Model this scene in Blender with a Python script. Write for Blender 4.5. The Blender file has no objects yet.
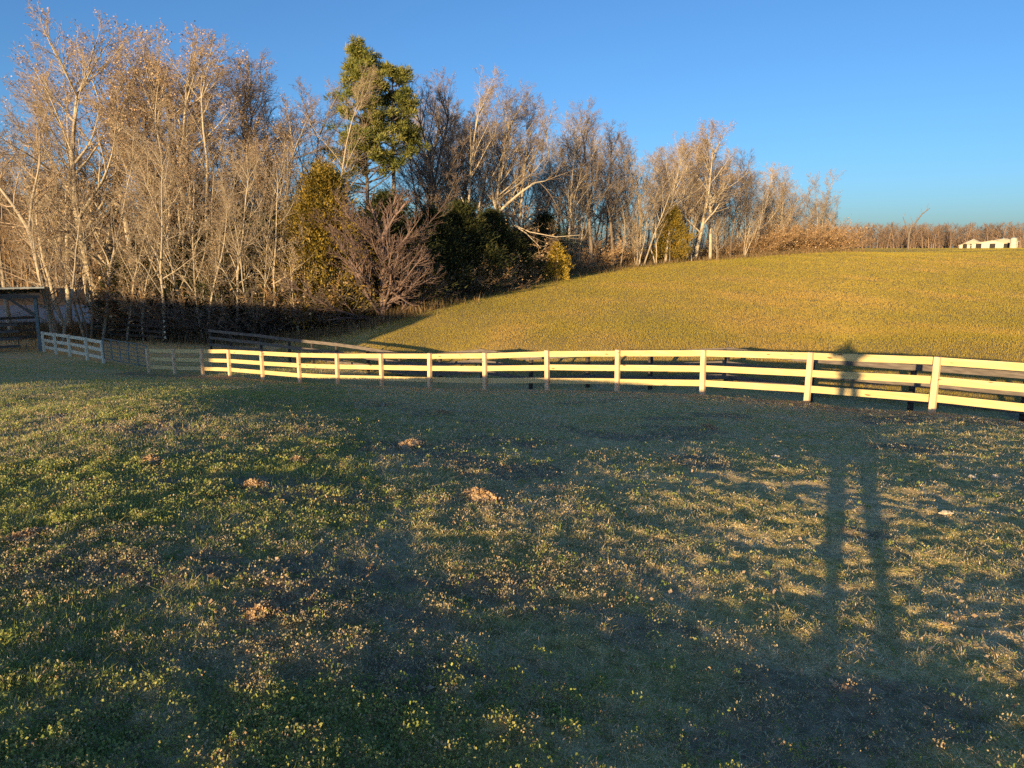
import bpy, math, random
import numpy as np
from mathutils import Vector, Matrix
random.seed(7); RNG = np.random.default_rng(7)
R = math.radians
F = 739.0; PITCH = R(10.3); CZ = 1.5
scene = bpy.context.scene
COL = scene.collection

# ---------------------------------------------------------------- layout helpers
def P(x, y, Y):
    """world point at forward distance Y whose line of sight passes pixel (x,y) of the survey photo"""
    a = (x-512)/F; b = (384-y)/F
    dy = math.cos(PITCH)+b*math.sin(PITCH); dz = -math.sin(PITCH)+b*math.cos(PITCH)
    t = Y/dy
    return Vector((a*t, Y, CZ+dz*t))
SUN_AZ = math.atan2(331, 733.7)            # heading of the shadows, clockwise from +Y
SUN_EL = R(6.8)
S = np.array([math.sin(SUN_AZ), math.cos(SUN_AZ)])

# ---------------------------------------------------------------- terrain
FENCE = [(149,373,32.5),(175,374,31.2),(203,375,30.2),(230,376,29),(263,379.6,27.5),(300,383,26),(338,385,24.7),(382,386.6,23.4),
         (430,388.5,22.2),(485,390,21),(547,390.5,19.9),(617,391.8,18.8),(702,395,17.4),(807,401.5,15.8),(932,411.5,13.9),(1090,430,12.2),(1300,461,10.7)]
ctrl = []
for x, y, Z in FENCE: ctrl.append(tuple(P(x,y,Z)))
pix = [ # far bank and field
 (848,351,23.5),(848,330,31),(848,303,45),(848,277,70),(848,260,100),(848,251.5,130),(848,256,200),
 (1010,356,20.5),(1010,331,30),(1010,303,45),(1010,277,70),(1010,260,100),(1010,251,125),
 (700,350,26),(700,328,34),(700,303,47),(700,280,68),(700,262,95),
 (600,347,29),(600,325,38),(600,301,50),(600,279,70),
 (500,346,31),(500,324,41),(500,305,50),(500,290,62),
 (540,278,74),(430,330,42),(430,309,49),(390,343,38),(330,343,42),
 (620,267,90),(700,259,108),(830,251,135),(300,335,47),(300,325,60),
 (150,341,45),(150,335,52),(50,345,44),(0,352,40),(-80,350,42),(100,328,54),(105,365,34),(42,357,36),(-20,352,37),
 (20,322,58),(20,302,85),(150,322,60),(150,303,85),(-150,320,60),(-150,302,85),(-250,350,42),
 (300,300,90),(430,285,90),(430,270,130),(600,255,140),(250,285,130),
]
for q in pix: ctrl.append(tuple(P(*q)))
# near paddock (world metres)
ctrl += [(0,0,0.0),(1.3,3,-.39),(.4,2.8,-.30),(2.1,4.3,-.48),(3,3,-.33),(-2,3,-.10),(-1.2,1.5,-.06),(3.2,7,-.66),(4.6,10,-1.08),(5.9,13,-1.52),(3,12,-1.28),(7.5,10.5,-1.1),(0,5,-.33),(0,8,-.62),(0,11,-1.03),(0,15,-1.62),(-2,18,-2.05),
 (-3,5,-.24),(-4.5,9,-.58),(-6,12,-.98),(-8,14,-1.42),(-10,18,-2.0),(-14,22,-2.55),(7,8,-.86),(9,10.5,-1.3),(5,7,-.74),(6,4,-.32),(10,5,-.35),
 (-8,6,-.62),(-14,10,-1.25),(-20,16,-2.2),(-12,0,-.15),(12,0,.15),(0,-8,.55),(10,-12,.95),(-12,-12,.7),(-35,-15,.3),(0,-30,1.9),(-50,-8,-.1),
 (-40,12,-1.9),(30,0,.3),(30,14,-1.5),(0,-80,3.5),(-80,-40,1),(60,-40,3),(60,20,-1.3),
 # fence-two trough
 (7.5,18.7,-2.45),(9.6,17.0,-2.35),(10.8,15.4,-2.25),(12.1,13.6,-2.05),(14,12,-1.95),(4,22.4,-2.8),(.7,25.4,-3.4),(-3,28.5,-3.75),(-5,30.6,-3.9),(-9,35,-3.9)]
for (x,y,z) in [(-60,70,-4),(-40,90,-4.3),(-110,110,-3),(0,160,0),(60,330,1.2),(150,330,1.8),(220,330,2.2),(0,330,1),(120,60,-.2),(110,110,1.2),
                (-150,20,-3),(300,150,2),(-300,-100,4),(200,-200,4),(600,600,2),(-100,600,3),(-600,300,4),(-600,-600,5),(600,-600,5)]:
    ctrl.append((x,y,z))
ctrl = np.array(ctrl, float)
for i in range(len(FENCE)+len(pix)): pass
def warp(X, Y):
    r = np.sqrt(X*X+Y*Y)+1e-6
    k = 10*np.arcsinh(r/10)/r
    return np.stack([X*k, Y*k], -1)
def phi(d2): return 0.5*d2*np.log(d2+1e-9)
def fit():
    p = warp(ctrl[:,0], ctrl[:,1]); n = len(p)
    d2 = ((p[:,None]-p[None])**2).sum(-1)
    A = np.zeros((n+3,n+3)); A[:n,:n] = phi(d2)+np.eye(n)*.25
    A[:n,n] = 1; A[:n,n+1:] = p; A[n,:n] = 1; A[n+1:,:n] = p.T
    b = np.zeros(n+3); b[:n] = ctrl[:,2]
    return p, np.linalg.solve(A, b)
CP, W = fit()
def smoothstep(a, b, x):
    t = np.clip((x-a)/(b-a), 0, 1); return t*t*(3-2*t)
def hills(X, Y):
    # wooded rise beyond the pond, on the left
    u = X+.62*Y
    return 19*smoothstep(95,190,Y)*(1-smoothstep(-20,75,u))*(1-smoothstep(350,600,Y))
def base_height(X, Y):
    X = np.asarray(X,float); Y = np.asarray(Y,float); sh = X.shape
    x = X.ravel(); y = Y.ravel(); out = np.empty(len(x))
    for i in range(0, len(x), 20000):
        q = warp(x[i:i+20000], y[i:i+20000])
        d2 = ((q[:,None]-CP[None])**2).sum(-1)
        out[i:i+20000] = phi(d2)@W[:-3]+W[-3]+q@W[-2:]
    out += hills(x, y)
    # level pond bed
    e = np.sqrt(((x+48)/27)**2+((y-73)/14)**2)
    out = np.where(e<1.35, out+(np.minimum(out,-4.75)-out)*(1-smoothstep(1.0,1.35,e)), out)
    out -= .5*(1-smoothstep(.8,1.05,e))
    return out.reshape(sh)
def vhash(ix, iy, seed):
    h = (ix.astype(np.int64)*374761393+iy.astype(np.int64)*668265263+seed*982451653)&0xffffffff
    h = ((h^(h>>13))*1274126177)&0xffffffff
    return ((h^(h>>16))&0xffff)/65535.0
def vnoise(x, y, seed=0):
    ix = np.floor(x); iy = np.floor(y); fx = x-ix; fy = y-iy
    fx = fx*fx*(3-2*fx); fy = fy*fy*(3-2*fy)
    a = vhash(ix,iy,seed); b = vhash(ix+1,iy,seed); c = vhash(ix,iy+1,seed); d = vhash(ix+1,iy+1,seed)
    return (a*(1-fx)+b*fx)*(1-fy)+(c*(1-fx)+d*fx)*fy
def fbm(x, y, o=4, seed=0):
    s = 0; a = .5
    for k in range(o):
        s = s+a*vnoise(x*2**k+13.7*k, y*2**k-7.1*k, seed+k); a *= .5
    return s/(1-.5**o)
def bumps(X, Y):
    r = np.sqrt(X*X+Y*Y)
    k = 1-smoothstep(16,24,r)
    b = .024*(fbm(X*.9,Y*.9,3,5)-.5)+.018*(fbm(X*2.3,Y*3.4,3,6)-.5)+.040*(fbm(X*6,Y*6,3,9)-.5)
    b += .020*(vnoise(X*.3,Y*.3,3)-.5)+.026*np.abs(fbm(X*4.1+3,Y*4.1,3,15)-.5)*2+.034*(fbm(X*9,Y*9,2,19)-.5)
    f = .08*(fbm(X*.12,Y*.12,3,21)-.5)*smoothstep(24,34,r)
    return b*k+f
def height(X, Y): return base_height(X,Y)+bumps(np.asarray(X,float),np.asarray(Y,float))
def hz(x, y): return float(height(np.array([x]),np.array([y]))[0])

# ---------------------------------------------------------------- material helpers
def newmat(name, rough=.9):
    m = bpy.data.materials.new(name); m.use_nodes = True
    nt = m.node_tree; b = nt.nodes['Principled BSDF']
    b.inputs['Roughness'].default_value = rough
    b.inputs['Specular IOR Level'].default_value = .2
    return m, nt, b
def N(nt, t, **k):
    n = nt.nodes.new(t)
    for a, v in k.items(): setattr(n, a, v)
    return n
def ramp(nt, fac, stops):
    r = N(nt,'ShaderNodeValToRGB'); nt.links.new(fac, r.inputs[0])
    e = r.color_ramp.elements
    while len(e) < len(stops): e.new(.5)
    for i,(p,c) in enumerate(stops): e[i].position = p; e[i].color = (*c,1)
    return r.outputs[0]
def noise(nt, scale, detail=4, coord=None, rough=.55, stretch=None):
    n = N(nt,'ShaderNodeTexNoise'); n.inputs['Scale'].default_value = scale; n.inputs['Detail'].default_value = detail
    n.inputs['Roughness'].default_value = rough
    if coord is None:
        coord = N(nt,'ShaderNodeTexCoord').outputs['Object']
    if stretch:
        mp = N(nt,'ShaderNodeMapping'); mp.inputs['Scale'].default_value = stretch
        nt.links.new(coord, mp.inputs[0]); coord = mp.outputs[0]
    nt.links.new(coord, n.inputs['Vector'])
    return n.outputs['Fac']
def bump(nt, b, fac, strength=.3, dist=.05):
    n = N(nt,'ShaderNodeBump'); n.inputs['Strength'].default_value = strength; n.inputs['Distance'].default_value = dist
    nt.links.new(fac, n.inputs['Height']); nt.links.new(n.outputs[0], b.inputs['Normal'])
def mixc(nt, fac, a, b):
    m = N(nt,'ShaderNodeMix', data_type='RGBA')
    for sock, v in ((m.inputs['Factor'],fac),(m.inputs['A'],a),(m.inputs['B'],b)):
        if isinstance(v,(int,float)): sock.default_value = v
        elif isinstance(v,tuple): sock.default_value = (*v,1)
        else: nt.links.new(v, sock)
    return m.outputs['Result']
def simple(name, c1, c2, scale=3, rough=.85, bs=.3, bd=.02, stretch=None, detail=5, rnd=0.0):
    m, nt, b = newmat(name, rough)
    f = noise(nt, scale, detail, stretch=stretch)
    c = ramp(nt, f, [(.3,c1),(.7,c2)])
    if rnd:
        oi = N(nt,'ShaderNodeObjectInfo')
        hs = N(nt,'ShaderNodeHueSaturation')
        mr = N(nt,'ShaderNodeMapRange'); mr.inputs['To Min'].default_value = 1-rnd; mr.inputs['To Max'].default_value = 1+rnd
        nt.links.new(oi.outputs['Random'], mr.inputs[0]); nt.links.new(mr.outputs[0], hs.inputs['Value'])
        nt.links.new(c, hs.inputs['Color']); c = hs.outputs[0]
    nt.links.new(c, b.inputs['Base Color'])
    if bs: bump(nt, b, f, bs, bd)
    return m
def facemat(name, stops, rough=.85, transl=0.0, patch=None):
    """colour picked per leaf / blade through the 'tint' attribute of the mesh"""
    m, nt, b = newmat(name, rough)
    at = N(nt,'ShaderNodeAttribute'); at.attribute_name = 'tint'
    c = ramp(nt, at.outputs['Fac'], stops)
    nt.links.new(c, b.inputs['Base Color'])
    if transl:
        tr = N(nt,'ShaderNodeBsdfTranslucent'); nt.links.new(c, tr.inputs['Color'])
        mx = N(nt,'ShaderNodeMixShader'); mx.inputs[0].default_value = transl
        nt.links.new(b.outputs[0], mx.inputs[1]); nt.links.new(tr.outputs[0], mx.inputs[2])
        nt.links.new(mx.outputs[0], nt.nodes['Material Output'].inputs['Surface'])
    return m

# ---------------------------------------------------------------- mesh helpers
def np_mesh(name, verts, faces, mat, tint=None, smooth=False):
    """faces: (n,k) int array of one polygon size"""
    me = bpy.data.meshes.new(name)
    verts = np.asarray(verts, np.float32); faces = np.asarray(faces, np.int32)
    n, k = faces.shape
    me.vertices.add(len(verts)); me.vertices.foreach_set('co', verts.ravel())
    me.loops.add(n*k); me.loops.foreach_set('vertex_index', faces.ravel())
    me.polygons.add(n); me.polygons.foreach_set('loop_start', np.arange(0,n*k,k,dtype=np.int32))
    if tint is not None:
        a = me.attributes.new('tint','FLOAT','FACE'); a.data.foreach_set('value', np.asarray(tint,np.float32))
    me.materials.append(mat)
    me.update(calc_edges=True)
    if smooth: me.polygons.foreach_set('use_smooth', np.ones(n,bool))
    return me
def link(name, me, parent=None):
    o = bpy.data.objects.new(name, me); COL.objects.link(o)
    if parent: o.parent = parent
    return o
def tag(o, label, cat, group=None, kind=None):
    if label: o['label'] = label
    if cat: o['category'] = cat
    if group: o['group'] = group
    if kind: o['kind'] = kind
    return o
def empty(name, loc, rz=0):
    o = bpy.data.objects.new(name, None); COL.objects.link(o); o.location = loc; o.rotation_euler = (0,0,rz)
    o.empty_display_size = .3
    return o
class MB:
    def __init__(s): s.v = []; s.f = []
    def box(s, c, size, rot=None, taper=1.0):
        hx,hy,hz_ = size[0]/2,size[1]/2,size[2]/2; i = len(s.v)
        for z in (-1,1):
            for x,y in ((-1,-1),(1,-1),(1,1),(-1,1)):
                k = taper if z>0 else 1
                p = Vector((x*hx*k,y*hy*k,z*hz_))
                if rot is not None: p = rot@p
                s.v.append(tuple(p+Vector(c)))
        s.f += [[i+a for a in q] for q in ((0,3,2,1),(4,5,6,7),(0,1,5,4),(1,2,6,5),(2,3,7,6),(3,0,4,7))]
        return s
    def beam(s, a, b, w, h, up=Vector((0,0,1))):
        """board from a to b, w across (horizontal), h tall"""
        a = Vector(a); b = Vector(b); d = (b-a); L = d.length; d.normalize()
        side = d.cross(up).normalized(); u = side.cross(d)
        rot = Matrix((d,side,u)).transposed()
        return s.box((a+b)/2, (L,w,h), rot)
    def tube(s, pts, rad, k=6, cap=True):
        i0 = len(s.v); prev = None
        pts = [Vector(p) for p in pts]
        for j,p in enumerate(pts):
            d = (pts[min(j+1,len(pts)-1)]-pts[max(j-1,0)]).normalized()
            if prev is None:
                a = Vector((0,0,1)) if abs(d.z)<.9 else Vector((1,0,0)); prev = d.cross(a).normalized()
            n = (prev-d*prev.dot(d)).normalized(); prev = n; bnm = d.cross(n)
            r = rad[j] if hasattr(rad,'__len__') else rad
            for q in range(k):
                t = 2*math.pi*q/k
                s.v.append(tuple(p+n*(math.cos(t)*r)+bnm*(math.sin(t)*r)))
        for j in range(len(pts)-1):
            for q in range(k):
                a = i0+j*k+q; b = i0+j*k+(q+1)%k
                s.f.append([a,b,b+k,a+k])
        if cap:
            s.f.append([i0+q for q in range(k)][::-1]); s.f.append([i0+(len(pts)-1)*k+q for q in range(k)])
        return s
    def prism(s, prof, y0, y1, axis='y'):
        i = len(s.v); n = len(prof)
        for y in (y0,y1):
            for (x,z) in prof: s.v.append((x,y,z) if axis=='y' else (y,x,z))
        s.f.append([i+q for q in range(n)]); s.f.append([i+n+q for q in range(n)][::-1])
        for q in range(n): s.f.append([i+q,i+n+q,i+n+(q+1)%n,i+(q+1)%n])
        return s
    def mesh(s, name, mat, smooth=False, bevel=0):
        me = bpy.data.meshes.new(name); me.from_pydata([tuple(v) for v in s.v], [], s.f)
        me.materials.append(mat)
        import bmesh
        bm = bmesh.new(); bm.from_mesh(me); bmesh.ops.recalc_face_normals(bm, faces=bm.faces)
        if bevel: bmesh.ops.bevel(bm, geom=list(bm.edges), offset=bevel, segments=1, affect='EDGES')
        bm.to_mesh(me); bm.free()
        if smooth:
            for p in me.polygons: p.use_smooth = True
        return me
    def build(s, name, mat, parent=None, smooth=False, bevel=0):
        return link(name, s.mesh(name, mat, smooth, bevel), parent)

# ---------------------------------------------------------------- materials
def ground_material():
    m, nt, b = newmat('pasture_soil_and_turf', .95)
    at = N(nt,'ShaderNodeAttribute'); at.attribute_name = 'zone'     # x = field, y = woods floor, z = bare soil
    sep = N(nt,'ShaderNodeSeparateXYZ'); nt.links.new(at.outputs['Vector'], sep.inputs[0])
    n1 = noise(nt, 1.3, 6); n2 = noise(nt, 14, 5); n3 = noise(nt, .25, 4); n4 = noise(nt, 60, 3)
    lawn = mixc(nt, ramp(nt,n1,[(.40,(0,0,0)),(.6,(1,1,1))]), ramp(nt,n2,[(.3,(.13,.13,.045)),(.7,(.32,.29,.10))]), ramp(nt,n2,[(.3,(.17,.135,.085)),(.7,(.40,.33,.21))]))
    field = mixc(nt, n3, ramp(nt,n2,[(.3,(.26,.20,.06)),(.7,(.42,.32,.11))]), ramp(nt,n2,[(.3,(.30,.21,.07)),(.7,(.50,.36,.14))]))
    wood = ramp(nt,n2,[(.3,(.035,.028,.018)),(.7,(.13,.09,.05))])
    soil = ramp(nt,n2,[(.3,(.12,.09,.06)),(.7,(.32,.25,.17))])
    at2 = N(nt,'ShaderNodeAttribute'); at2.attribute_name = 'lifted_thatch'
    lifted_thatch = mixc(nt, ramp(nt,n1,[(.38,(0,0,0)),(.62,(1,1,1))]), ramp(nt,n2,[(.3,(.30,.24,.07)),(.7,(.62,.50,.17))]), ramp(nt,n2,[(.3,(.36,.27,.12)),(.7,(.76,.58,.30))]))
    lawn = mixc(nt, at2.outputs['Fac'], lawn, lifted_thatch)  # barer straw turf, its colour also raised to lift the shaded ground
    grit = N(nt,'ShaderNodeMix', data_type='RGBA', blend_type='MULTIPLY'); grit.inputs['Factor'].default_value = 1
    nt.links.new(lawn, grit.inputs['A']); nt.links.new(ramp(nt, noise(nt, 110, 3), [(.32,(.6,.6,.6)),(.62,(1.4,1.4,1.4))]), grit.inputs['B']); lawn = grit.outputs['Result']
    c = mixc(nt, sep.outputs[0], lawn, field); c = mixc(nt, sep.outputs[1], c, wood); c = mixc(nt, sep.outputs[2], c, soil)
    nt.links.new(c, b.inputs['Base Color'])
    ad = N(nt,'ShaderNodeMath', operation='ADD'); nt.links.new(n2, ad.inputs[0]); nt.links.new(n4, ad.inputs[1])
    bump(nt, b, ad.outputs[0], .6, .03)
    return m
M = {}
M['ground'] = ground_material()
M['lawn'] = facemat('lawn_leaves', [(0,(.14,.21,.06)),(.3,(.29,.35,.09)),(.5,(.46,.47,.13)),(.65,(.38,.32,.18)),(.85,(.82,.66,.40)),(1,(.50,.29,.13))], .7, .3)
M['field'] = facemat('field_grass', [(0,(.26,.225,.035)),(.4,(.31,.26,.040)),(.75,(.37,.29,.050)),(1,(.45,.31,.075))], .9, .2)
M['weed'] = facemat('weed_stalks', [(0,(.05,.045,.02)),(.5,(.17,.12,.06)),(1,(.36,.25,.13))], .9, .15)
M['leaf'] = facemat('dead_leaves', [(0,(.32,.20,.11)),(.5,(.52,.36,.21)),(1,(.64,.49,.32))], .85, .3)
M['tanleaf'] = facemat('curled_tan_leaves', [(0,(.34,.22,.11)),(.5,(.50,.34,.18)),(1,(.62,.46,.27))], .85, .25)
M['pine'] = facemat('pine_needles', [(0,(.07,.10,.025)),(.5,(.19,.20,.045)),(1,(.34,.30,.09))], .7, .15)
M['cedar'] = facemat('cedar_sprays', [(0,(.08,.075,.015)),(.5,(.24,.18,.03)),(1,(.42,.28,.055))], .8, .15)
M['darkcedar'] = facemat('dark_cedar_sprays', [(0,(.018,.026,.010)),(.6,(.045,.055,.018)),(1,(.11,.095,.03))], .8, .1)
M['gold'] = facemat('golden_sprays', [(0,(.26,.2,.03)),(.5,(.5,.36,.05)),(1,(.6,.45,.09))], .8, .2)
M['bark'] = simple('pale_bark', (.27,.23,.17),(.50,.43,.32), 6, .9, .5, .03, (1,1,.25), rnd=.2)
M['darkbark'] = simple('dark_bark', (.09,.075,.06),(.22,.18,.14), 6, .9, .5, .03, (1,1,.25), rnd=.25)
M['twig'] = simple('tan_twigs', (.25,.19,.13),(.42,.325,.225), 1.2, .9, 0, rnd=.2)
M['greytwig'] = simple('grey_twigs', (.19,.145,.115),(.33,.26,.20), 1.2, .9, 0, rnd=.2)
M['plumtwig'] = simple('plum_twigs', (.11,.078,.068),(.27,.19,.16), 1.2, .9, 0, rnd=.1)
M['brush'] = simple('brush_stems', (.28,.18,.09),(.46,.31,.17), 1.2, .9, 0, rnd=.25)
M['farwood'] = simple('far_wood_twigs', (.19,.135,.095),(.30,.215,.15), .05, .95, 0)
M['hillwood'] = simple('hill_wood_twigs', (.22,.15,.08),(.34,.24,.14), .05, .95, 0)
def pine_board(name, c1, c2, c3, axis_scale):
    m, nt, b = newmat(name, .6)
    f = noise(nt, 4, 6, stretch=axis_scale)
    c = ramp(nt, f, [(.3,c1),(.55,c2),(.75,c3)])
    v = N(nt,'ShaderNodeTexVoronoi'); v.inputs['Scale'].default_value = 1.0
    mp = N(nt,'ShaderNodeMapping'); mp.inputs['Scale'].default_value = (1.6,1.6,6.5)
    tc = N(nt,'ShaderNodeTexCoord'); nt.links.new(tc.outputs['Object'], mp.inputs[0]); nt.links.new(mp.outputs[0], v.inputs['Vector'])
    k = ramp(nt, v.outputs['Distance'], [(.07,(1,1,1)),(.12,(0,0,0))])
    c = mixc(nt, k, c, (.20,.10,.045))
    nt.links.new(c, b.inputs['Base Color']); bump(nt, b, f, .25, .01)
    return m
M['rail'] = pine_board('fresh_pine_rail', (.50,.38,.165),(.64,.505,.235),(.71,.585,.31), (.5,.5,6))
M['post'] = pine_board('fresh_pine_post', (.58,.38,.22),(.72,.52,.32),(.76,.6,.38), (5,5,.5))
M['oldrail'] = pine_board('silvered_rail', (.58,.53,.40),(.70,.65,.50),(.76,.71,.57), (.5,.5,6))
M['blackwood'] = simple('black_painted_board', (.018,.016,.016),(.10,.085,.07), 5, .7, .3, .01, (.6,.6,5))
M['fadedwood'] = simple('faded_black_board', (.09,.078,.068),(.21,.18,.15), 5, .8, .3, .01, (.6,.6,5))
M['gate'] = simple('galvanised_tube', (.10,.13,.13),(.18,.22,.22), 8, .5, .1, .01)
M['shedroof'] = simple('dull_metal_roof', (.22,.26,.27),(.36,.40,.41), 3, .5, .2, .01)
M['shedwood'] = simple('weathered_shed_timber', (.06,.055,.05),(.15,.13,.11), 5, .9, .3, .02, (1,1,5))
M['barnwall'] = simple('cream_metal_siding', (.48,.45,.33),(.60,.56,.42), 2, .6, .1, .01)
M['tanroof'] = simple('tan_siding', (.34,.28,.22),(.46,.38,.30), 2, .7, .1, .01)
M['creamroof'] = simple('cream_metal_roof', (.34,.31,.23),(.44,.40,.30), 2, .6, .1, .01)
M['white'] = simple('white_paint', (.68,.68,.62),(.8,.8,.74), 2, .5, .1, .01)
M['dark'] = simple('dark_opening', (.02,.02,.02),(.05,.045,.04), 2, .9, .1, .01)
M['redbarn'] = simple('brown_barn_board', (.16,.10,.07),(.26,.17,.12), 3, .9, .3, .02, (6,6,.5))
M['cloth'] = simple('dark_jacket', (.03,.04,.06),(.06,.07,.09), 30, .9, .3, .01)
M['jeans'] = simple('blue_jeans', (.05,.07,.13),(.09,.12,.2), 60, .9, .3, .01)
M['skin'] = simple('skin', (.55,.34,.25),(.62,.40,.3), 20, .6, .1, .005)
M['hair'] = simple('brown_hair', (.05,.03,.02),(.10,.06,.035), 60, .7, .3, .01)
M['shoe'] = simple('work_boot', (.10,.06,.035),(.16,.10,.06), 30, .7, .3, .01)
M['phone'] = simple('black_phone', (.02,.02,.022),(.03,.03,.034), 30, .3, 0)
M['clod'] = simple('dry_tan_clod', (.26,.18,.10),(.58,.43,.26), 25, .95, .8, .03)
M['stone'] = simple('pale_stone', (.4,.34,.25),(.62,.55,.42), 25, .9, .5, .02)

# ---------------------------------------------------------------- world, sun, camera
w = bpy.data.worlds.new('World'); scene.world = w; w.use_nodes = True
nt = w.node_tree; bg = nt.nodes['Background']
sky = nt.nodes.new('ShaderNodeTexSky'); sky.sky_type = 'NISHITA'; sky.sun_disc = False
sky.sun_elevation = SUN_EL; sky.sun_rotation = SUN_AZ+math.pi
sky.altitude = 100; sky.air_density = .82; sky.dust_density = 1.1; sky.ozone_density = 4.1
nt.links.new(sky.outputs[0], bg.inputs[0]); bg.inputs[1].default_value = .117
sd = bpy.data.lights.new('sun', 'SUN'); sd.energy = 5; sd.angle = R(.5); sd.color = (1,.70,.36)
so = bpy.data.objects.new('sun', sd); COL.objects.link(so)
ldir = Vector((S[0]*math.cos(SUN_EL), S[1]*math.cos(SUN_EL), -math.sin(SUN_EL)))
so.rotation_euler = ldir.to_track_quat('-Z','Y').to_euler(); so.location = (-40,-80,30)
scene.render.engine = 'CYCLES'; scene.cycles.use_denoising = False
cd = bpy.data.cameras.new('camera'); cam = bpy.data.objects.new('camera', cd); COL.objects.link(cam)
cd.sensor_width = 36; cd.lens = F/1024*36; cd.clip_end = 5000; cd.clip_start = .02
cam.location = (0,0,CZ); cam.rotation_euler = (math.pi/2-PITCH,0,0); scene.camera = cam
vs = scene.view_settings; vs.view_transform = 'Standard'; vs.look = 'None'; vs.gamma = 1; vs.exposure = EXPOSURE = 1.0

# ---------------------------------------------------------------- ground sheet
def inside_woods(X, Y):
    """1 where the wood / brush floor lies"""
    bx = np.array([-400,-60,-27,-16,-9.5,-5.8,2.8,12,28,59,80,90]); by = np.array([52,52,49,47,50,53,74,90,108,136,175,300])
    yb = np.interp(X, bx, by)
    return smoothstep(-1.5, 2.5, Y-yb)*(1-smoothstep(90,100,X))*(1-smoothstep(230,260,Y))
def far_fence_line(X):
    bx = np.array([-60,-20.5,-18,-12.8,-10,-6.6,-4.6,-1.2,.66,2.5,4.3,6,7.7,9.5,12.5,30]); by = np.array([48,43,41,38,34.5,31.5,29,27.2,25.6,24,22.3,20.6,19,17.2,15,8])
    return np.interp(X, bx, by)
def build_ground():
    az = np.concatenate([np.linspace(-180,-58,60,endpoint=False), np.linspace(-58,-44,40,endpoint=False), np.linspace(-44,44,760,endpoint=False), np.linspace(44,58,40,endpoint=False), np.linspace(58,180,60,endpoint=False)])
    az = np.radians(az)
    rr = np.concatenate([[.25], np.exp(np.linspace(math.log(.6), math.log(60), 560)), np.exp(np.linspace(math.log(61), math.log(3000), 150))])
    A, Rr = np.meshgrid(az, rr)
    X = Rr*np.sin(A); Y = Rr*np.cos(A); Z = height(X, Y)
    nA = len(az); nR = len(rr)
    verts = np.stack([X,Y,Z],-1).reshape(-1,3)
    i = np.arange(nR-1)[:,None]*nA; j = np.arange(nA)[None]; j2 = (j+1)%nA
    faces = np.stack([i+j, i+nA+j, i+nA+j2, i+j2], -1).reshape(-1,4)
    c = np.array([[0,0,hz(0,0)]]); ci = len(verts)
    verts = np.concatenate([verts,c]);
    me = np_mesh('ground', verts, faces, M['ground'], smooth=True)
    # close the pole under the camera
    import bmesh
    bm = bmesh.new(); bm.from_mesh(me); bm.verts.ensure_lookup_table()
    for q in range(nA):
        f = bm.faces.new((bm.verts[ci], bm.verts[q], bm.verts[(q+1)%nA])); f.smooth = True
    bmesh.ops.recalc_face_normals(bm, faces=bm.faces)
    bm.faces.ensure_lookup_table()
    if bm.faces[1000].normal.z < 0: bmesh.ops.reverse_faces(bm, faces=bm.faces)
    bm.to_mesh(me); bm.free()
    x = verts[:,0]; y = verts[:,1]
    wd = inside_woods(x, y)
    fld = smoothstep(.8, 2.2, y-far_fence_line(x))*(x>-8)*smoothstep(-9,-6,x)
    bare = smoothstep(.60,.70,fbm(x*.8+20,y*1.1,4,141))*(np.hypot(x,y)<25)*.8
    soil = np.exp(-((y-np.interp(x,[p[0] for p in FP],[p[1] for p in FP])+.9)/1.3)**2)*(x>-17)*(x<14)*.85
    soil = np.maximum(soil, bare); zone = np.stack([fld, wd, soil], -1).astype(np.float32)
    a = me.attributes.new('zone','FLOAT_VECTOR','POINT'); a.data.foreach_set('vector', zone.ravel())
    th = smoothstep(-1.5,3.5,x+.25*y+2.2*(fbm(x*.5+1,y*.5,3,52)-.5))
    a = me.attributes.new('lifted_thatch','FLOAT','POINT'); a.data.foreach_set('value', (.12+.88*np.maximum(th,smoothstep(11,17,y))).astype(np.float32))  # straw zone doubles as a painted lift of the shade
    o = link('ground', me); tag(o, 'rolling paddock and field ground under the grass', 'ground', kind='structure')
FP = [tuple(P(*q)[:2]) for q in FENCE]

build_ground()

# pond
def build_pond():
    n = 64; zc = -4.82
    pts = []
    for i in range(n):
        t = 2*math.pi*i/n; k = 1+.06*math.sin(3*t+1)+.04*math.sin(5*t)
        pts.append((-48+27*k*math.cos(t), 73+13.5*k*math.sin(t), zc))
    me = bpy.data.meshes.new('pond'); me.from_pydata(pts, [], [list(range(n))])
    m, nt, b = newmat('pond_water', .45); b.inputs['Base Color'].default_value = (.05,.085,.115,1); b.inputs['Specular IOR Level'].default_value = .12  # blue base colour stands in for the reflected sky
    bump(nt, b, noise(nt, 1.5, 3), .12, .05)
    me.materials.append(m)
    tag(link('water', me), 'pond water behind the open shed, coloured dark blue for reflected sky', 'pond', kind='structure')
build_pond()

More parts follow.
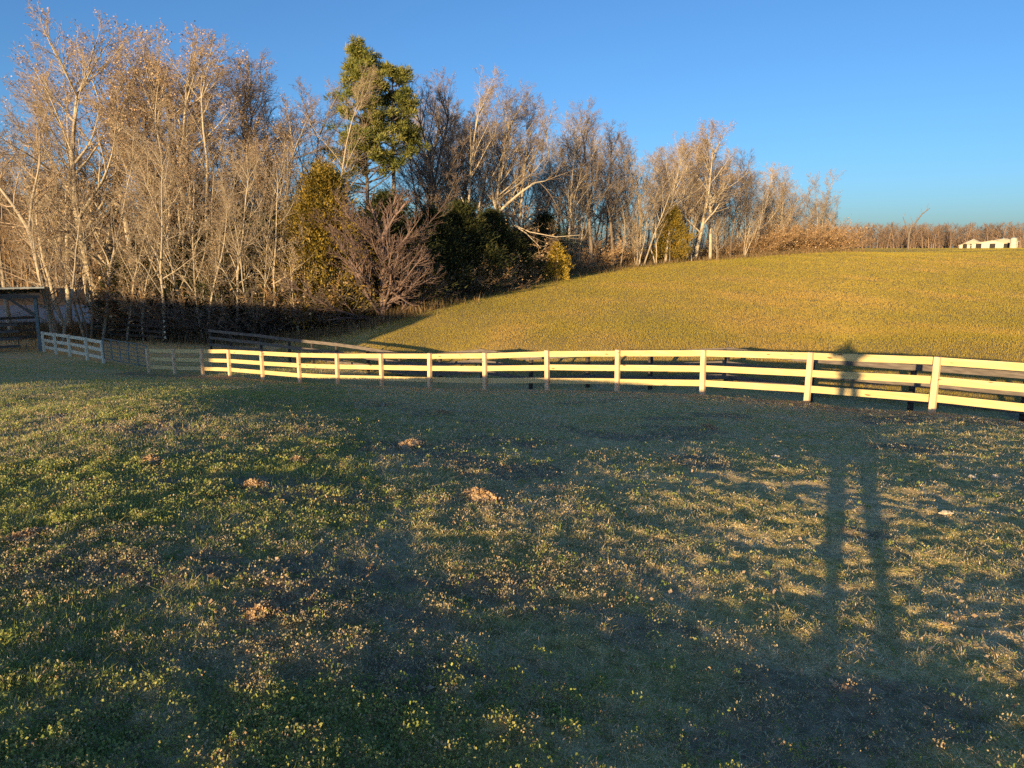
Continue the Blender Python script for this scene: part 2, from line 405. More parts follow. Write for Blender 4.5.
# ---------------------------------------------------------------- grass (stuff)
def blades(x, y, h, wdt, tint, lean=.45, seg2=False, az=None):
    n = len(x); z = height(x, y)-.004
    a = RNG.uniform(0,2*np.pi,n) if az is None else az
    dx = np.cos(a); dy = np.sin(a)
    l = RNG.uniform(0,2*np.pi,n); le = np.abs(RNG.normal(0,lean,n))*h
    b0 = np.stack([x-dx*wdt/2, y-dy*wdt/2, z],-1); b1 = np.stack([x+dx*wdt/2, y+dy*wdt/2, z],-1)
    t = np.stack([x+np.cos(l)*le, y+np.sin(l)*le, z+h],-1)
    v = np.stack([b0,b1,t],1).reshape(-1,3)
    f = np.arange(3*n).reshape(n,3)
    return v, f, tint
def leaflets(x, y, hgt, size, tint, tilt=.7):
    """small broad leaves held just above the soil"""
    n = len(x); z = height(x, y)+hgt
    a = RNG.uniform(0,2*np.pi,n); t = RNG.normal(0,tilt,n)
    u = np.stack([np.cos(a)*np.cos(t), np.sin(a)*np.cos(t), np.sin(t)],-1)
    t2 = RNG.normal(0,tilt,n)
    v_ = np.stack([-np.sin(a)*np.cos(t2), np.cos(a)*np.cos(t2), np.sin(t2)],-1)
    c = np.stack([x,y,z],-1); s = size[:,None]
    V = np.stack([c-u*s*.5, c+v_*s*.38, c+u*s*.5, c-v_*s*.38],1).reshape(-1,3)
    return V, np.arange(4*n).reshape(n,4), tint
def polar(n, r0, r1, power, az0=-50, az1=50):
    # pdf ~ r^(1-power)
    e = 2-power; q = RNG.uniform(0,1,n)
    r = (r0**e+q*(r1**e-r0**e))**(1/e) if abs(e)>1e-3 else r0*(r1/r0)**q
    a = np.radians(RNG.uniform(az0,az1,n))
    return r*np.sin(a), r*np.cos(a), r
def fence_y(x): return np.interp(x, [p[0] for p in FP], [p[1] for p in FP])
def build_lawn():
    n = 1900000
    x, y, r = polar(n, 1.3, 40, 1.75)
    keep = (y < far_fence_line(x)+1.0) & (x>-30)
    x, y, r = x[keep], y[keep], r[keep]
    patch = fbm(x*1.1,y*1.1,4,31); green = fbm(x*.35+4,y*.35,3,44); fine = fbm(x*7,y*7,2,77)
    near_left = smoothstep(3.5,-2.0,x+.25*y)                       # lusher clover on the left
    dens = np.clip(.5+1.5*(patch-.38)+.8*(fine-.5),0.62,1)
    k = RNG.uniform(0,1,len(x)) < dens*(.9+.1*near_left)*(1-.65*np.exp(-((y-fence_y(x)+.9)/1.2)**2))*(1-.75*smoothstep(.60,.70,fbm(x*.8+20,y*1.1,4,141))*near_left)
    x,y,r,patch,green,near_left,fine = [q[k] for q in (x,y,r,patch,green,near_left,fine)]
    n = len(x)
    g = .24+.65*(green-.5)*2+.30*near_left
    isg = RNG.uniform(0,1,n) < np.clip(g+.15,0.08,.9)
    tint = np.where(isg, RNG.beta(2,2,n)*.6, .58+.42*RNG.beta(2,2,n))
    sc = (r/4)**.42
    h = np.clip(RNG.gamma(5,.0042,n),.008,.06)*(.55+.9*np.clip(patch,0,1))*sc*np.where(isg,1,.8)*(.50+.5*near_left)
    wd = RNG.uniform(.0028,.0060,n)*sc*1.15*(1+.5*(1-near_left))
    bright = RNG.uniform(0,1,n)
    tint = np.where((near_left<.6), np.where(bright<.5, RNG.uniform(.78,.90,n), np.where(bright<.72, RNG.uniform(.02,.35,n), RNG.uniform(.45,.66,n))), tint)  # straw blades on the right, kept pale to lift the shade there
    v, f, t = blades(x, y, h, wd, tint, .75+1.5*(1-near_left))
    o = link('short_grass', np_mesh('short_grass', v, f, M['lawn'], t)); tag(o, 'short patchy green and straw grass covering the paddock', 'grass', kind='stuff')
    # broad little weeds in rosettes
    m = 85000
    cx, cy, cr = polar(m, 1.3, 22, 1.7)
    pp = fbm(cx*.8,cy*.8,4,31); gl = smoothstep(3.0,-2.5,cx+.22*cy)
    k = (RNG.uniform(0,1,m) < np.clip((.05+2.2*(pp-.45)+.55*(fbm(cx*1.6,cy*1.6,3,12)>.48))*(.05+.95*gl),0,.95)) & (cy<fence_y(cx)-.8)
    cx,cy,cr = cx[k],cy[k],cr[k]
    rep = 15; m = len(cx)
    sc = np.repeat((cr/4)**.35,rep)
    cs = np.repeat(RNG.uniform(.5,1.35,m),rep)
    ox = RNG.normal(0,.026,m*rep)*sc*cs; oy = RNG.normal(0,.026,m*rep)*sc*cs; X = np.repeat(cx,rep)+ox; Y = np.repeat(cy,rep)+oy
    dome = np.clip(1-(ox*ox+oy*oy)/(.065*sc*cs)**2,0,1)*.034*cs*sc
    clr = np.repeat(RNG.uniform(0,1,m),rep)
    gg = np.repeat(smoothstep(3.5,-2.5,cx+.22*cy),rep)
    bp_ = np.repeat(smoothstep(.47,.56,fbm(cx*.55+3,cy*.55+8,4,91)),rep)
    tint = np.where(clr < (.55+.35*gg)*(1-.8*bp_), np.clip(clr*.9+RNG.uniform(-.02,.2,m*rep),.1,.56), np.where(clr>.9,RNG.uniform(.9,1,m*rep),RNG.uniform(.58,.80,m*rep)))
    v, f, t = leaflets(X, Y, dome*RNG.uniform(.5,1.1,m*rep)+.003, RNG.uniform(.009,.019,m*rep)*sc*np.where(tint>.57,.75,1), tint, .95)
    o = link('low_weeds', np_mesh('low_weeds', v, f, M['lawn'], t)); tag(o, 'low broad leaved weeds and clover scattered through the paddock grass', 'weeds', kind='stuff')
    # dead leaves
    m = 45000
    x, y, r = polar(m, 1.4, 24, 1.5)
    lp = .5*fbm(x*.7+9,y*.7,4,61)+.5*fbm(x*.55+3,y*.55+8,4,91)+.16*smoothstep(4,-5,x)-.05
    k = (RNG.uniform(0,1,m) < np.clip((lp-.5)*4.0,.02,1)) & (y<fence_y(x)-.5)
    x,y,r = x[k],y[k],r[k]
    v, f, t = leaflets(x, y, RNG.uniform(.008,.03,len(x)), RNG.uniform(.012,.036,len(x)), RNG.uniform(0,1,len(x)), .55)
    o = link('dead_leaves', np_mesh('dead_leaves', v, f, M['leaf'], t)); tag(o, 'fallen brown leaves scattered over the paddock grass', 'leaves', kind='stuff')
build_lawn()
def build_field():
    n = 1500000
    x, y, r = polar(n, 17, 150, 1.55, -40, 50)
    k = (y>far_fence_line(x)+.9)&(inside_woods(x,y)<.5)&(x>-13)
    x,y,r = x[k],y[k],r[k]; n = len(x)
    x2,y2,r2 = polar(160000,140,420,1.2,-5,50); k2 = (inside_woods(x2,y2)<.5)&(x2>60)
    x,y,r = [np.concatenate(q) for q in ((x,x2[k2]),(y,y2[k2]),(r,r2[k2]))]; n = len(x)
    p = fbm(x*.16,y*.16,4,8); rows = fbm(x*.5,y*.06,3,88)
    tint = np.clip((.42+.6*(p-.5)+.55*(rows-.5))+RNG.normal(0,.04,n)+.35*smoothstep(40,0,y-np.interp(x,[-10,3,28,60],[50,74,108,136])+38),0,1)
    sc = (r/25)**.75
    h = RNG.uniform(.03,.065,n)*(.6+.8*fbm(x*.8,y*.8,3,15))*(r/25)**.25; wd = RNG.uniform(.012,.022,n)*sc
    v, f, t = blades(x, y, h, wd, tint, .55)
    o = link('field_grass', np_mesh('field_grass', v, f, M['field'], t)); tag(o, 'dry golden grass covering the hayfield beyond the fences', 'grass', kind='stuff')
    # unmown weeds along the wood edge and in the shaded hollow
    n = 90000
    t_ = RNG.uniform(0,1,n)
    bx = np.interp(t_,[0,.35,.5,.62,.8,1],[-60,-16,-9.5,-5.8,12,62]); by = np.interp(bx,[-60,-27,-16,-9.5,-5.8,2.8,12,28,62],[52,49,46.5,48.5,51.5,73.5,89.5,107.5,137])
    x = bx+RNG.normal(0,.8,n); y = by+RNG.normal(.8,1.3,n)*(1+.02*by)
    e = np.sqrt(((x+48)/27)**2+((y-73)/14)**2)
    k = e>1.02
    x,y,by = x[k],y[k],by[k]; n = len(x)
    h = RNG.uniform(.25,.8,n)*(.35+1.1*fbm(x*.5,y*.5,3,5)); wd = RNG.uniform(.02,.05,n)*(by/50)**.5
    v, f, t = blades(x, y, h, wd, RNG.uniform(0,1,n), .35)
    o = link('tall_weeds', np_mesh('tall_weeds', v, f, M['weed'], t)); tag(o, 'tall dead weeds along the foot of the wood', 'weeds', kind='stuff')
build_field()

# ---------------------------------------------------------------- fences
def G(x, y): return Vector((x, y, hz(x, y)))
def make_fence(name, label, cat, pts, h, railz, rail_h, post_w, mats, group=None, far_side=True, step=2, railw=.035, jitter=.0):
    base = G(*pts[0]); root = empty(name, base); tag(root, label, cat, group)
    g = [G(*p) for p in pts]
    loc = lambda v: v-base
    n = len(g)
    for i, p in enumerate(g):
        a = g[max(i-1,0)]; b = g[min(i+1,n-1)]; d = (b-a); d.z = 0; d.normalize()
        rz = math.atan2(d.y, d.x)
        m = MB(); hh = h+random.uniform(-.01,.02)
        rot = Matrix.Rotation(rz,3,'Z')@Matrix.Rotation(random.uniform(-1,1)*jitter,3,'Y')
        m.box(loc(p)+Vector((0,0,hh/2-.2)), (post_w,post_w,hh+.4), rot)
        m.build('post', mats[1], root, bevel=.006)
    for k, rzv in enumerate(railz):
        i = 0
        first = 1 if k == 1 else step
        while i < n-1:
            j = min(i+(first if i==0 else step), n-1)
            m = MB()
            sag = random.uniform(-.012,.012)
            for q in range(i, j):
                d = g[q+1]-g[q]; d2 = Vector((d.x,d.y,0)).normalized(); nrm = Vector((-d2.y,d2.x,0))
                if nrm.y < 0: nrm = -nrm
                off = nrm*(post_w/2+railw/2+.002)*(1 if far_side else -1)
                e = d2*(.004 if q==i else 0); e2 = d2*(.004 if q==j-1 else 0)
                a = loc(g[q])+off+e+Vector((0,0,rzv+sag)); b = loc(g[q+1])+off-e2+Vector((0,0,rzv-sag*.5))
                m.beam(a, b, railw, rail_h)
            m.build('rail', mats[0], root)
            i = j
    return root
make_fence('board_fence', 'new yellow pine three-rail board fence curving across the foot of the paddock', 'fence',
           FP, 1.09, (1.0,.625,.27), .148, .11, (M['rail'],M['post']), jitter=.02)
LP_ = [(45,359,39.5),(57,361,38),(71,363,36.8),(88,365,35.6),(104,367,34.6)]
make_fence('fence_panel', 'short unpainted board fence panel in shade between the open shed and the tube gate', 'fence',
           [tuple(P(*q)[:2]) for q in LP_], 1.1, (1.0,.62,.25), .15, .11, (M['oldrail'],M['oldrail']))
# tube gate
def tube_gate():
    a = P(105,367,34.4); b = P(148,373.5,32.6); a.z = hz(a.x,a.y); b.z = hz(b.x,b.y)
    root = empty('tube_gate', a); tag(root, 'grey tube farm gate closed between the two pale board fences', 'gate')
    d = b-a; L = d.length; dn = d.normalized(); z0,z1 = .28,1.22
    m = MB()
    c = [Vector((0,0,z0)),Vector((0,0,z1)),d+Vector((0,0,z1)),d+Vector((0,0,z0)),Vector((0,0,z0))]
    for p,q in zip(c[:-1],c[1:]): m.tube([p+dn*.05,q-dn*.0],.024,6)
    m.build('gate_frame', M['gate'], root, True)
    for z in (.46,.65,.84,1.03):
        MB().tube([dn*.06+Vector((0,0,z)), d-dn*.06+Vector((0,0,z))],.018,6).build('bar', M['gate'], root, True)
    for t in (.2,.4,.6,.8):
        MB().beam(d*t+Vector((0,0,z0)), d*t+Vector((0,0,z1)), .05, .012, Vector((0,1,0))).build('brace', M['gate'], root)
    MB().box((d*.985)+Vector((0,-.03,.9)),(.05,.06,.16)).build('latch', M['gate'], root)
tube_gate()
BLK = [(212,40.8),(232,39.6),(262,38),(290,36),(313,34.8),(337,33.5),(368,31.9),(400,30.3),(440,28.7),(482,27.2),(531,25.6),(588,24),(651,22.3),(727,20.6),(813,19),(915,17.2),(1030,15.4),(1170,13.6)]
bp = [tuple(P(x,360,Z)[:2]) for x,Z in BLK]
make_fence('black_board_fence', 'faded black three-rail board fence running close behind the new pine fence', 'fence',
           bp, 1.2, (1.12,.74,.36), .14, .11, (M['fadedwood'],M['blackwood']), far_side=False, jitter=.02)
bp2 = [tuple(P(x,340,Z)[:2]) for x,Z in [(96,48),(112,47),(130,46),(149,45),(166,44.3)]]
r_ = make_fence('dark_board_fence', 'dark four-rail board fence in the shade behind the tube gate', 'fence',
           bp2, 1.35, (1.3,.98,.66,.34), .14, .12, (M['blackwood'],M['blackwood']), far_side=False)
e_ = G(*bp2[-1])-Vector(r_.location)
for z in (1.3,.98,.66,.34):
    MB().box(e_+Vector((.02,-.10,z)),(.10,.045,.13)).build('rail_end', M['oldrail'], r_)

# ---------------------------------------------------------------- open shed on the left
def open_shed():
    c0 = P(41,355,40.0); base = G(c0.x, c0.y); root = empty('open_shed', base, .56)
    tag(root, 'open timber run-in shed with a low flat metal roof at the left edge, in shade', 'shed')
    Wd, Dp, H = 7.0, 5.0, 3.15
    for x,y in ((-.0,0),(-3.5,0),(-7,0),(0,5),(-3.5,5),(-7,5)):
        wx = base.x+x*math.cos(.56)-y*math.sin(.56); wy = base.y+x*math.sin(.56)+y*math.cos(.56); gz = hz(wx,wy)-base.z
        MB().box((x,y,(H-.1+gz-.3)/2),(.16,.16,H-.1-gz+.3)).build('post', M['gate'] if (x,y)==(0,0) else M['shedwood'], root, bevel=.01)  # near corner post takes the gate grey to paint its bluish light
    for y_ in (-.15,5.15): MB().box((-3.5,y_,H-.12),(7.5,.08,.26)).build('roof_beam', M['shedwood'], root)
    m = MB(); m.prism([(-.6,H+.28),(5.7,H+.02),(5.7,H+.10),(-.6,H+.36)], -7.6, .5, axis='x')
    for k in range(27): m.prism([(-.6,H+.37),(5.7,H+.11),(5.7,H+.135),(-.6,H+.395)], -7.6+k*.3, -7.56+k*.3, axis='x')
    m.build('roof', M['shedroof'], root)
    for x0,s in ((0,-1),(-3.5,1),(-3.5,-1),(-7,1)):
        MB().beam((x0+s*.05,-.05,H-1.2),(x0+s*1.2,-.05,H-.2),.06,.14).build('brace', M['shedwood'], root)
    for k,z in enumerate((.35,.75,1.15,1.5)):
        MB().beam((-7,4.85,z),(0,4.85,z),.04,.16).build('rail', M['shedwood'], root)
        MB().beam((-7,0.12,z),(-.9,0.12,z),.04,.13).build('rail', M['shedwood'], root)
    MB().box((-6.5,2.5,1.0),(.04,4.8,2.0)).build('end_wall', M['shedwood'], root)
open_shed()

# ---------------------------------------------------------------- far farm buildings
def gable_building(name, label, cat, x, ybase, Z, W, D, hw, hr, ndoor, rz=0, matw=None):
    p = P(x,ybase,Z); b = G(p.x,p.y); root = empty(name, b, rz); tag(root, label, cat)
    mw = matw or M['barnwall']
    MB().prism([(-W/2,-.5),(W/2,-.5),(W/2,hw),(0,hr),(-W/2,hw)], 0, D).build('wall', mw, root)
    e = .5; m = MB(); s = (hr-hw)/(W/2)
    m.prism([(-W/2-e,hw-e*s+.02),(0,hr+.02),(0,hr+.25),(-W/2-e,hw-e*s+.25)], -.6, D+.6)
    m.prism([(W/2+e,hw-e*s+.25),(.0,hr+.25),(0,hr+.02),(W/2+e,hw-e*s+.02)], -.6, D+.6)
    m.build('roof', M['creamroof'] if not matw else M['shedroof'], root)
    for k in range(ndoor):
        xx = -W/2+W*(k+.5)/ndoor
        MB().box((xx,-.04,1.0),(W/ndoor*.42,.12,2.0)).build('door', M['dark'], root)
    return root
gable_building('barn', 'long low cream barn with shallow gable roof far beyond the field', 'barn', 992, 249.5, 330, 15.5, 12, 1.8, 3.2, 3, rz=-.57)
gable_building('farm_shed', 'small grey-roofed shed adjoining the left side of the far cream barn', 'shed', 972.5, 249.5, 338, 5.5, 6, 2.4, 3.8, 1, rz=-.55, matw=M['tanroof'])
gable_building('low_shed', 'tiny white hut leftmost of the far farm buildings', 'shed', 964.5, 249.6, 326, 4, 3, 1.2, 2.0, 1, rz=-.55)
gable_building('machine_shed', 'low shed with a pinkish roof half hidden behind the right of the far cream barn', 'shed', 1003, 249.3, 350, 11, 7, 3.0, 4.2, 1, rz=-.57, matw=M['tanroof'])
def silo():
    p = P(1012.5,249.5,322); b = G(p.x,p.y); root = empty('silo', b); tag(root, 'short white round silo at the right of the far cream barn', 'silo')
    MB().tube([(0,0,-.5),(0,0,2.6),(0,0,4.0)],[1.25,1.25,1.25],18).build('wall', M['barnwall'], root, False)
    MB().tube([(0,0,4.01),(0,0,4.3),(0,0,4.7)],[1.32,1.0,.1],18).build('roof', M['shedroof'], root, True)
    for z in (1.2,2.5,3.8):
        MB().tube([(0,0,z),(0,0,z+.08)],[1.28,1.28],18).build('hoop', M['shedroof'], root)
silo()

# ---------------------------------------------------------------- big barn behind the photographer: it shades the foot of the wood
def big_barn():
    t0 = 50.0
    ex, ey = -12.7-S[0]*t0, 30.2-S[1]*t0           # near end corner line
    ax = np.array([-S[1], S[0]])                   # long axis, at right angles to the sun
    L = 36; D = 11
    c = np.array([ex,ey])+ax*L/2
    gz = min(hz(c[0]+ax[0]*k,c[1]+ax[1]*k) for k in (-15,0,15))
    root = empty('hay_barn', (c[0],c[1],gz), math.atan2(ax[1],ax[0]))
    tag(root, 'long brown hay barn standing behind the photographer on the left', 'barn')
    top = BARN_TOP-gz; hw = top-2.0
    MB().prism([(-D/2,-1),(D/2,-1),(D/2,hw),(0,top-.1),(-D/2,hw)], -L/2, L/2, axis='x').build('wall', M['redbarn'], root)
    m = MB(); s = 2.0/(D/2)
    for sg in (-1,1):
        m.prism([(sg*(D/2+.6),hw-.6*s),(0,top-.08),(0,top+.06),(sg*(D/2+.6),hw-.6*s+.14)], -L/2-.5, L/2+.5, axis='x')
    m.build('roof', M['shedroof'], root)
    for x in (-10,8):
        d = MB().box((x,-D/2-.05,1.7),(4,.1,3.4)).build('door', M['shedwood'], root)
        MB().box((x+1.6,-D/2-.14,1.5),(.06,.08,.4)).build('handle', M['gate'], d)
    for x in (-3,1,14):
        MB().box((x,-D/2-.04,2.2),(1.0,.08,.9)).build('window', M['dark'], root)
BARN_TOP = 5.6
big_barn()

# ---------------------------------------------------------------- trees
class Tubes:
    def __init__(s): s.v = []; s.f = []
    def add(s, pts, rad, k):
        i0 = len(s.v); n = len(pts); d = pts[-1]-pts[0]
        if d.length < 1e-6: return
        d.normalize()
        a = Vector((0,0,1)) if abs(d.z)<.8 else Vector((1,0,0))
        n1 = d.cross(a).normalized(); n2 = d.cross(n1)
        cs = CS[k]
        for p,r in zip(pts,rad):
            for c,s_ in cs:
                s.v.append((p.x+(n1.x*c+n2.x*s_)*r, p.y+(n1.y*c+n2.y*s_)*r, p.z+(n1.z*c+n2.z*s_)*r))
        for j in range(n-1):
            b = i0+j*k
            for q in range(k):
                q2 = (q+1)%k
                s.f.append((b+q,b+q2,b+k+q2,b+k+q))
    def mesh(s, name, mat): return np_mesh(name, np.array(s.v), np.array(s.f), mat, smooth=True)
CS = {k:[(math.cos(2*math.pi*q/k),math.sin(2*math.pi*q/k)) for q in range(k)] for k in (3,4,5,6,8)}
def perp(d, rnd):
    while True:
        v = Vector((rnd.gauss(0,1),rnd.gauss(0,1),rnd.gauss(0,1)))
        v -= d*v.dot(d)
        if v.length > .2: return v.normalized()
def grow(T, W_, tips, rnd, spec, lvl, p, d, L, r, r_end=None):
    sp = spec[lvl]; n = sp.get('seg',3); pts = [p.copy()]; dd = d.copy()
    re = r_end if r_end is not None else max(r*sp.get('taper',.35), .0045)
    for i in range(n):
        dd = dd+perp(dd,rnd)*sp.get('wob',.15)*rnd.random()+Vector((0,0,sp.get('up',.1)))
        dd.normalize(); pts.append(pts[-1]+dd*(L/n))
    rad = [r+(re-r)*(i/n) for i in range(n+1)]
    (T if lvl <= spec['trunk_lvl'] else W_).add(pts, rad, sp.get('k',3))
    if lvl+1 not in spec:
        tips.append((pts[-1],dd)); 
        if rnd.random()<.5: tips.append((pts[n//2],dd))
        return
    c = sp['n']; t0 = sp.get('t0',.3); nx = spec[lvl+1]
    for q in range(c):
        t = t0+(1-t0)*(q+rnd.random())/c; t = min(t,.995)
        x = t*n; i = min(int(x),n-1); pos = pts[i].lerp(pts[i+1], x-i); dr = (pts[i+1]-pts[i]).normalized()
        ang = R(nx.get('ang',40)+rnd.uniform(-1,1)*nx.get('angv',12))
        side = perp(dr,rnd)
        nd = dr*math.cos(ang)+side*math.sin(ang)
        shape = nx.get('shape','dec')
        if shape=='dec': fl = 1-nx.get('dec',.62)*(t-t0)/(1-t0)
        elif shape=='mid': fl = .45+.75*math.sin(math.pi*min(1,(t-t0)/(1-t0)*.8+.15))
        else: fl = 1
        LL = nx['len']*(L if nx.get('rel',True) else 1)*fl*rnd.uniform(.7,1.2)
        rr = rad[i]*nx.get('r',.5)*rnd.uniform(.75,1.05)
        grow(T,W_,tips,rnd,spec,lvl+1,pos,nd,LL,max(rr,.006))
    if sp.get('leader'):
        for _ in range(sp['leader']):
            nd = (dd+perp(dd,rnd)*sp.get('lspread',.25)*rnd.uniform(.5,1)).normalized()
            grow(T,W_,tips,rnd,spec,lvl+1,pts[-1],nd,nx['len']*(L if nx.get('rel',True) else 1)*.6,re*.9)
def leaves_at(tips, rnd, n, size, spread=.25):
    if not tips: return None
    idx = RNG.integers(0,len(tips),n)
    c = np.array([tips[i][0] for i in idx])+RNG.normal(0,spread,(n,3))
    u = RNG.normal(0,1,(n,3)); u /= np.linalg.norm(u,axis=1,keepdims=True)
    v = np.cross(u,RNG.normal(0,1,(n,3))); v /= np.linalg.norm(v,axis=1,keepdims=True)
    s = size*RNG.uniform(.6,1.4,(n,1))
    V = np.stack([c-u*s*.5,c+v*s*.35,c+u*s*.5,c-v*s*.35],1).reshape(-1,3)
    return V, np.arange(4*n).reshape(n,4), RNG.uniform(0,1,n)
class Proto:
    """meshes of one kind of tree, height h"""
    def __init__(s, parts, h): s.parts = parts; s.h = h
def top_of(mesh):
    a = np.empty(len(mesh.vertices)*3,np.float32); mesh.vertices.foreach_get('co',a); return np.percentile(a[2::3],99.7)
def tree_proto(seed, spec, H, r, stems=1, lean=.05, leafn=0, leafs=.09, mats=('bark','twig','tanleaf'), spread=.25, stemspread=.25):
    rnd = random.Random(seed); T = Tubes(); Wg = Tubes(); tips = []
    for q in range(stems):
        a = 2*math.pi*(q+rnd.random()*.6)/stems
        l = lean if stems==1 else stemspread*rnd.uniform(.6,1.3)
        d = Vector((math.cos(a)*l,math.sin(a)*l,1)).normalized()
        p = Vector((math.cos(a),math.sin(a),0))*(0 if stems==1 else r*1.3); p.z = -.3
        grow(T,Wg,tips,rnd,spec,0,p,d,H*(1 if q==0 else rnd.uniform(.75,1)),r*(1 if q==0 else rnd.uniform(.65,.95)))
    parts = [('trunk',T.mesh('trunk',M[mats[0]])),('crown',Wg.mesh('crown',M[mats[1]]))]
    h = top_of(parts[1][1])
    if leafn:
        V,f,t = leaves_at(tips,rnd,leafn,leafs,spread)
        parts.append(('foliage',np_mesh('foliage',V,f,M[mats[2]],t)))
    return Proto(parts,h)
def S_tall(nb=13, t0=.35, ang=32, bl=.30):
    return {'trunk_lvl':2, 0:dict(seg=9,wob=.14,up=.02,k=8,taper=.22,n=nb,t0=t0,leader=4,lspread=.55),
            1:dict(len=bl,ang=ang,seg=6,wob=.17,up=.055,k=5,n=9,t0=.2,r=.62,leader=2,lspread=.5,taper=.25,dec=.42),
            2:dict(len=.42,ang=36,seg=4,wob=.22,up=.035,n=6,t0=.15,r=.55,taper=.4,dec=.45),
            3:dict(len=.46,ang=34,seg=3,wob=.25,up=.02,n=3,t0=.15,r=.62,taper=.5,dec=.4),
            4:dict(len=.6,ang=34,seg=2,wob=.28,up=.02,r=.8,dec=.3)}
def S_spread(nb=10,t0=.25,ang=48,bl=.5):
    s = S_tall(nb,t0,ang,bl); s[1].update(n=9,up=.06,wob=.3); s[2].update(ang=45,wob=.35,n=6); s[3].update(ang=42,wob=.35); del s[4]; s['trunk_lvl']=2; s[2]['r']=.62; s[3]['r']=.6
    return s
PT = {}
for i in range(4): PT['tall%d'%i] = tree_proto(100+i, S_tall(13+i,.30+.05*i,30+3*i,.34+.02*i), 13, .17, mats=('bark' if i%2 else 'darkbark','greytwig','tanleaf'))
def thin(s): s[3]['n'] = 2; return s
for i in range(2): PT['multi%d'%i] = tree_proto(200+i, thin(S_tall(9,.32,30,.34)), 12.5, .13, stems=3, stemspread=.2, mats=('bark','twig','tanleaf'))
for i in range(3): PT['leafy%d'%i] = tree_proto(300+i, thin(S_tall(13,.28,42,.42)), 11, .20, stems=2+i%2, stemspread=.2, leafn=4200+2600*(i==0), leafs=.07, mats=('bark','twig','leaf'),spread=.11)
for i in range(2): PT['edge%d'%i] = tree_proto(400+i, S_spread(10,.2,45,.45), 7.5, .085, stems=2+i, stemspread=.28, leafn=600, leafs=.09, mats=('bark','brushtwig' if 0 else 'twig','tanleaf'),spread=.2)
PT['pale0'] = tree_proto(450, S_spread(9,.3,42,.36), 9, .085, stems=3, stemspread=.2, mats=('bark','twig','tanleaf'))
PT['pale1'] = tree_proto(451, S_spread(12,.3,40,.32), 10, .10, stems=1, lean=.15, mats=('bark','twig','tanleaf'))
def shrub_proto(seed, H, stems, mats, leafn=0, spreadk=.55, leafs=.09, up=-.02):
    spec = {'trunk_lvl':0, 0:dict(seg=6,wob=.25,up=up,k=4,taper=.3,n=9,t0=.15,leader=1), 1:dict(len=.42,ang=38,seg=4,wob=.35,up=.03,n=5,t0=.2,r=.6,taper=.4),
            2:dict(len=.5,ang=38,seg=3,wob=.35,up=.03,n=3,t0=.2,r=.7,taper=.5), 3:dict(len=.55,ang=35,seg=2,wob=.3,up=.03,r=.8)}
    p = tree_proto(seed, spec, H, .03, stems=stems, leafn=leafn, leafs=leafs, mats=mats, stemspread=spreadk, spread=.18)
    p.parts = [('stems',p.parts[0][1]),('twigs',p.parts[1][1])]+p.parts[2:]
    return p
PT['brush0'] = shrub_proto(500, 3.2, 16, ('brush','brush','tanleaf'), 600, .7)
PT['brush1'] = shrub_proto(501, 2.6, 18, ('brush','brush','tanleaf'), 500, .9)
PT['brush2'] = shrub_proto(502, 3.6, 15, ('bark','brush','tanleaf'), 1000, .6, .09)
def S_plum():
    return {'trunk_lvl':1, 0:dict(seg=5,wob=.15,up=0,k=8,taper=.5,n=34,t0=.06,leader=4,lspread=.8),
            1:dict(len=.82,ang=66,angv=18,seg=7,wob=.18,up=.10,k=5,n=13,t0=.2,r=.45,taper=.3,leader=2,dec=.25),
            2:dict(len=.40,ang=38,seg=4,wob=.2,up=.09,n=6,t0=.15,r=.6,taper=.4,dec=.3), 3:dict(len=.5,ang=34,seg=3,wob=.25,up=.06,r=.8)}
PT['brush_shade'] = shrub_proto(503, 2.8, 18, ('darkbark','darkbark','tanleaf'), 0, .8)  # leafless brush in dark bark, shade at the wood's foot put into its colour
PT['plum'] = tree_proto(520, S_plum(), 3.9, .17, mats=('plumtwig','plumtwig','tanleaf'))

def conifer_mesh(seed, H, R0, mat, n=16000, blade=.22, base=.05, lobes=4, power=.8):
    rng = np.random.default_rng(seed)
    # sprays gathered on many small boughs
    nb = n//45
    u = rng.uniform(0,1,nb)**.8; zc = H*(base+(1-base)*u)
    az = rng.uniform(0,2*np.pi,nb)
    prof = np.sin(np.pi*np.clip(1-u,0,1)**power*.62)/math.sin(math.pi*.62)*1.0
    prof = np.where(u>.35, np.clip((1-u)/.65,0,1)**.85, 1.0*(.85+.42*u))
    lob = 1+.22*np.sin(az*lobes+u*9+seed)+rng.normal(0,.26,nb)
    rad = R0*prof*lob*rng.uniform(.55,1.0,nb)**.5
    c = np.stack([np.cos(az)*rad,np.sin(az)*rad,zc],-1)
    c = np.repeat(c,45,0); az2 = np.repeat(az,45)
    m = len(c)
    c = c+rng.normal(0,1,(m,3))*np.array([.30,.30,.22])*(R0/2.2)
    dirv = np.stack([np.cos(az2),np.sin(az2),np.full(m,.75)],-1)+rng.normal(0,.55,(m,3)); dirv /= np.linalg.norm(dirv,axis=1,keepdims=True)
    sd_ = np.cross(dirv,rng.normal(0,1,(m,3))); sd_ /= np.linalg.norm(sd_,axis=1,keepdims=True)
    L = blade*rng.uniform(.6,1.3,(m,1))
    V = np.stack([c-sd_*L*.16,c+sd_*L*.16,c+dirv*L],1).reshape(-1,3)
    t = np.clip(np.repeat(rng.uniform(0,1,nb),45)*.55+rng.uniform(0,.45,m),0,1)
    return np_mesh('foliage',V,np.arange(3*m).reshape(m,3),M[mat],t)
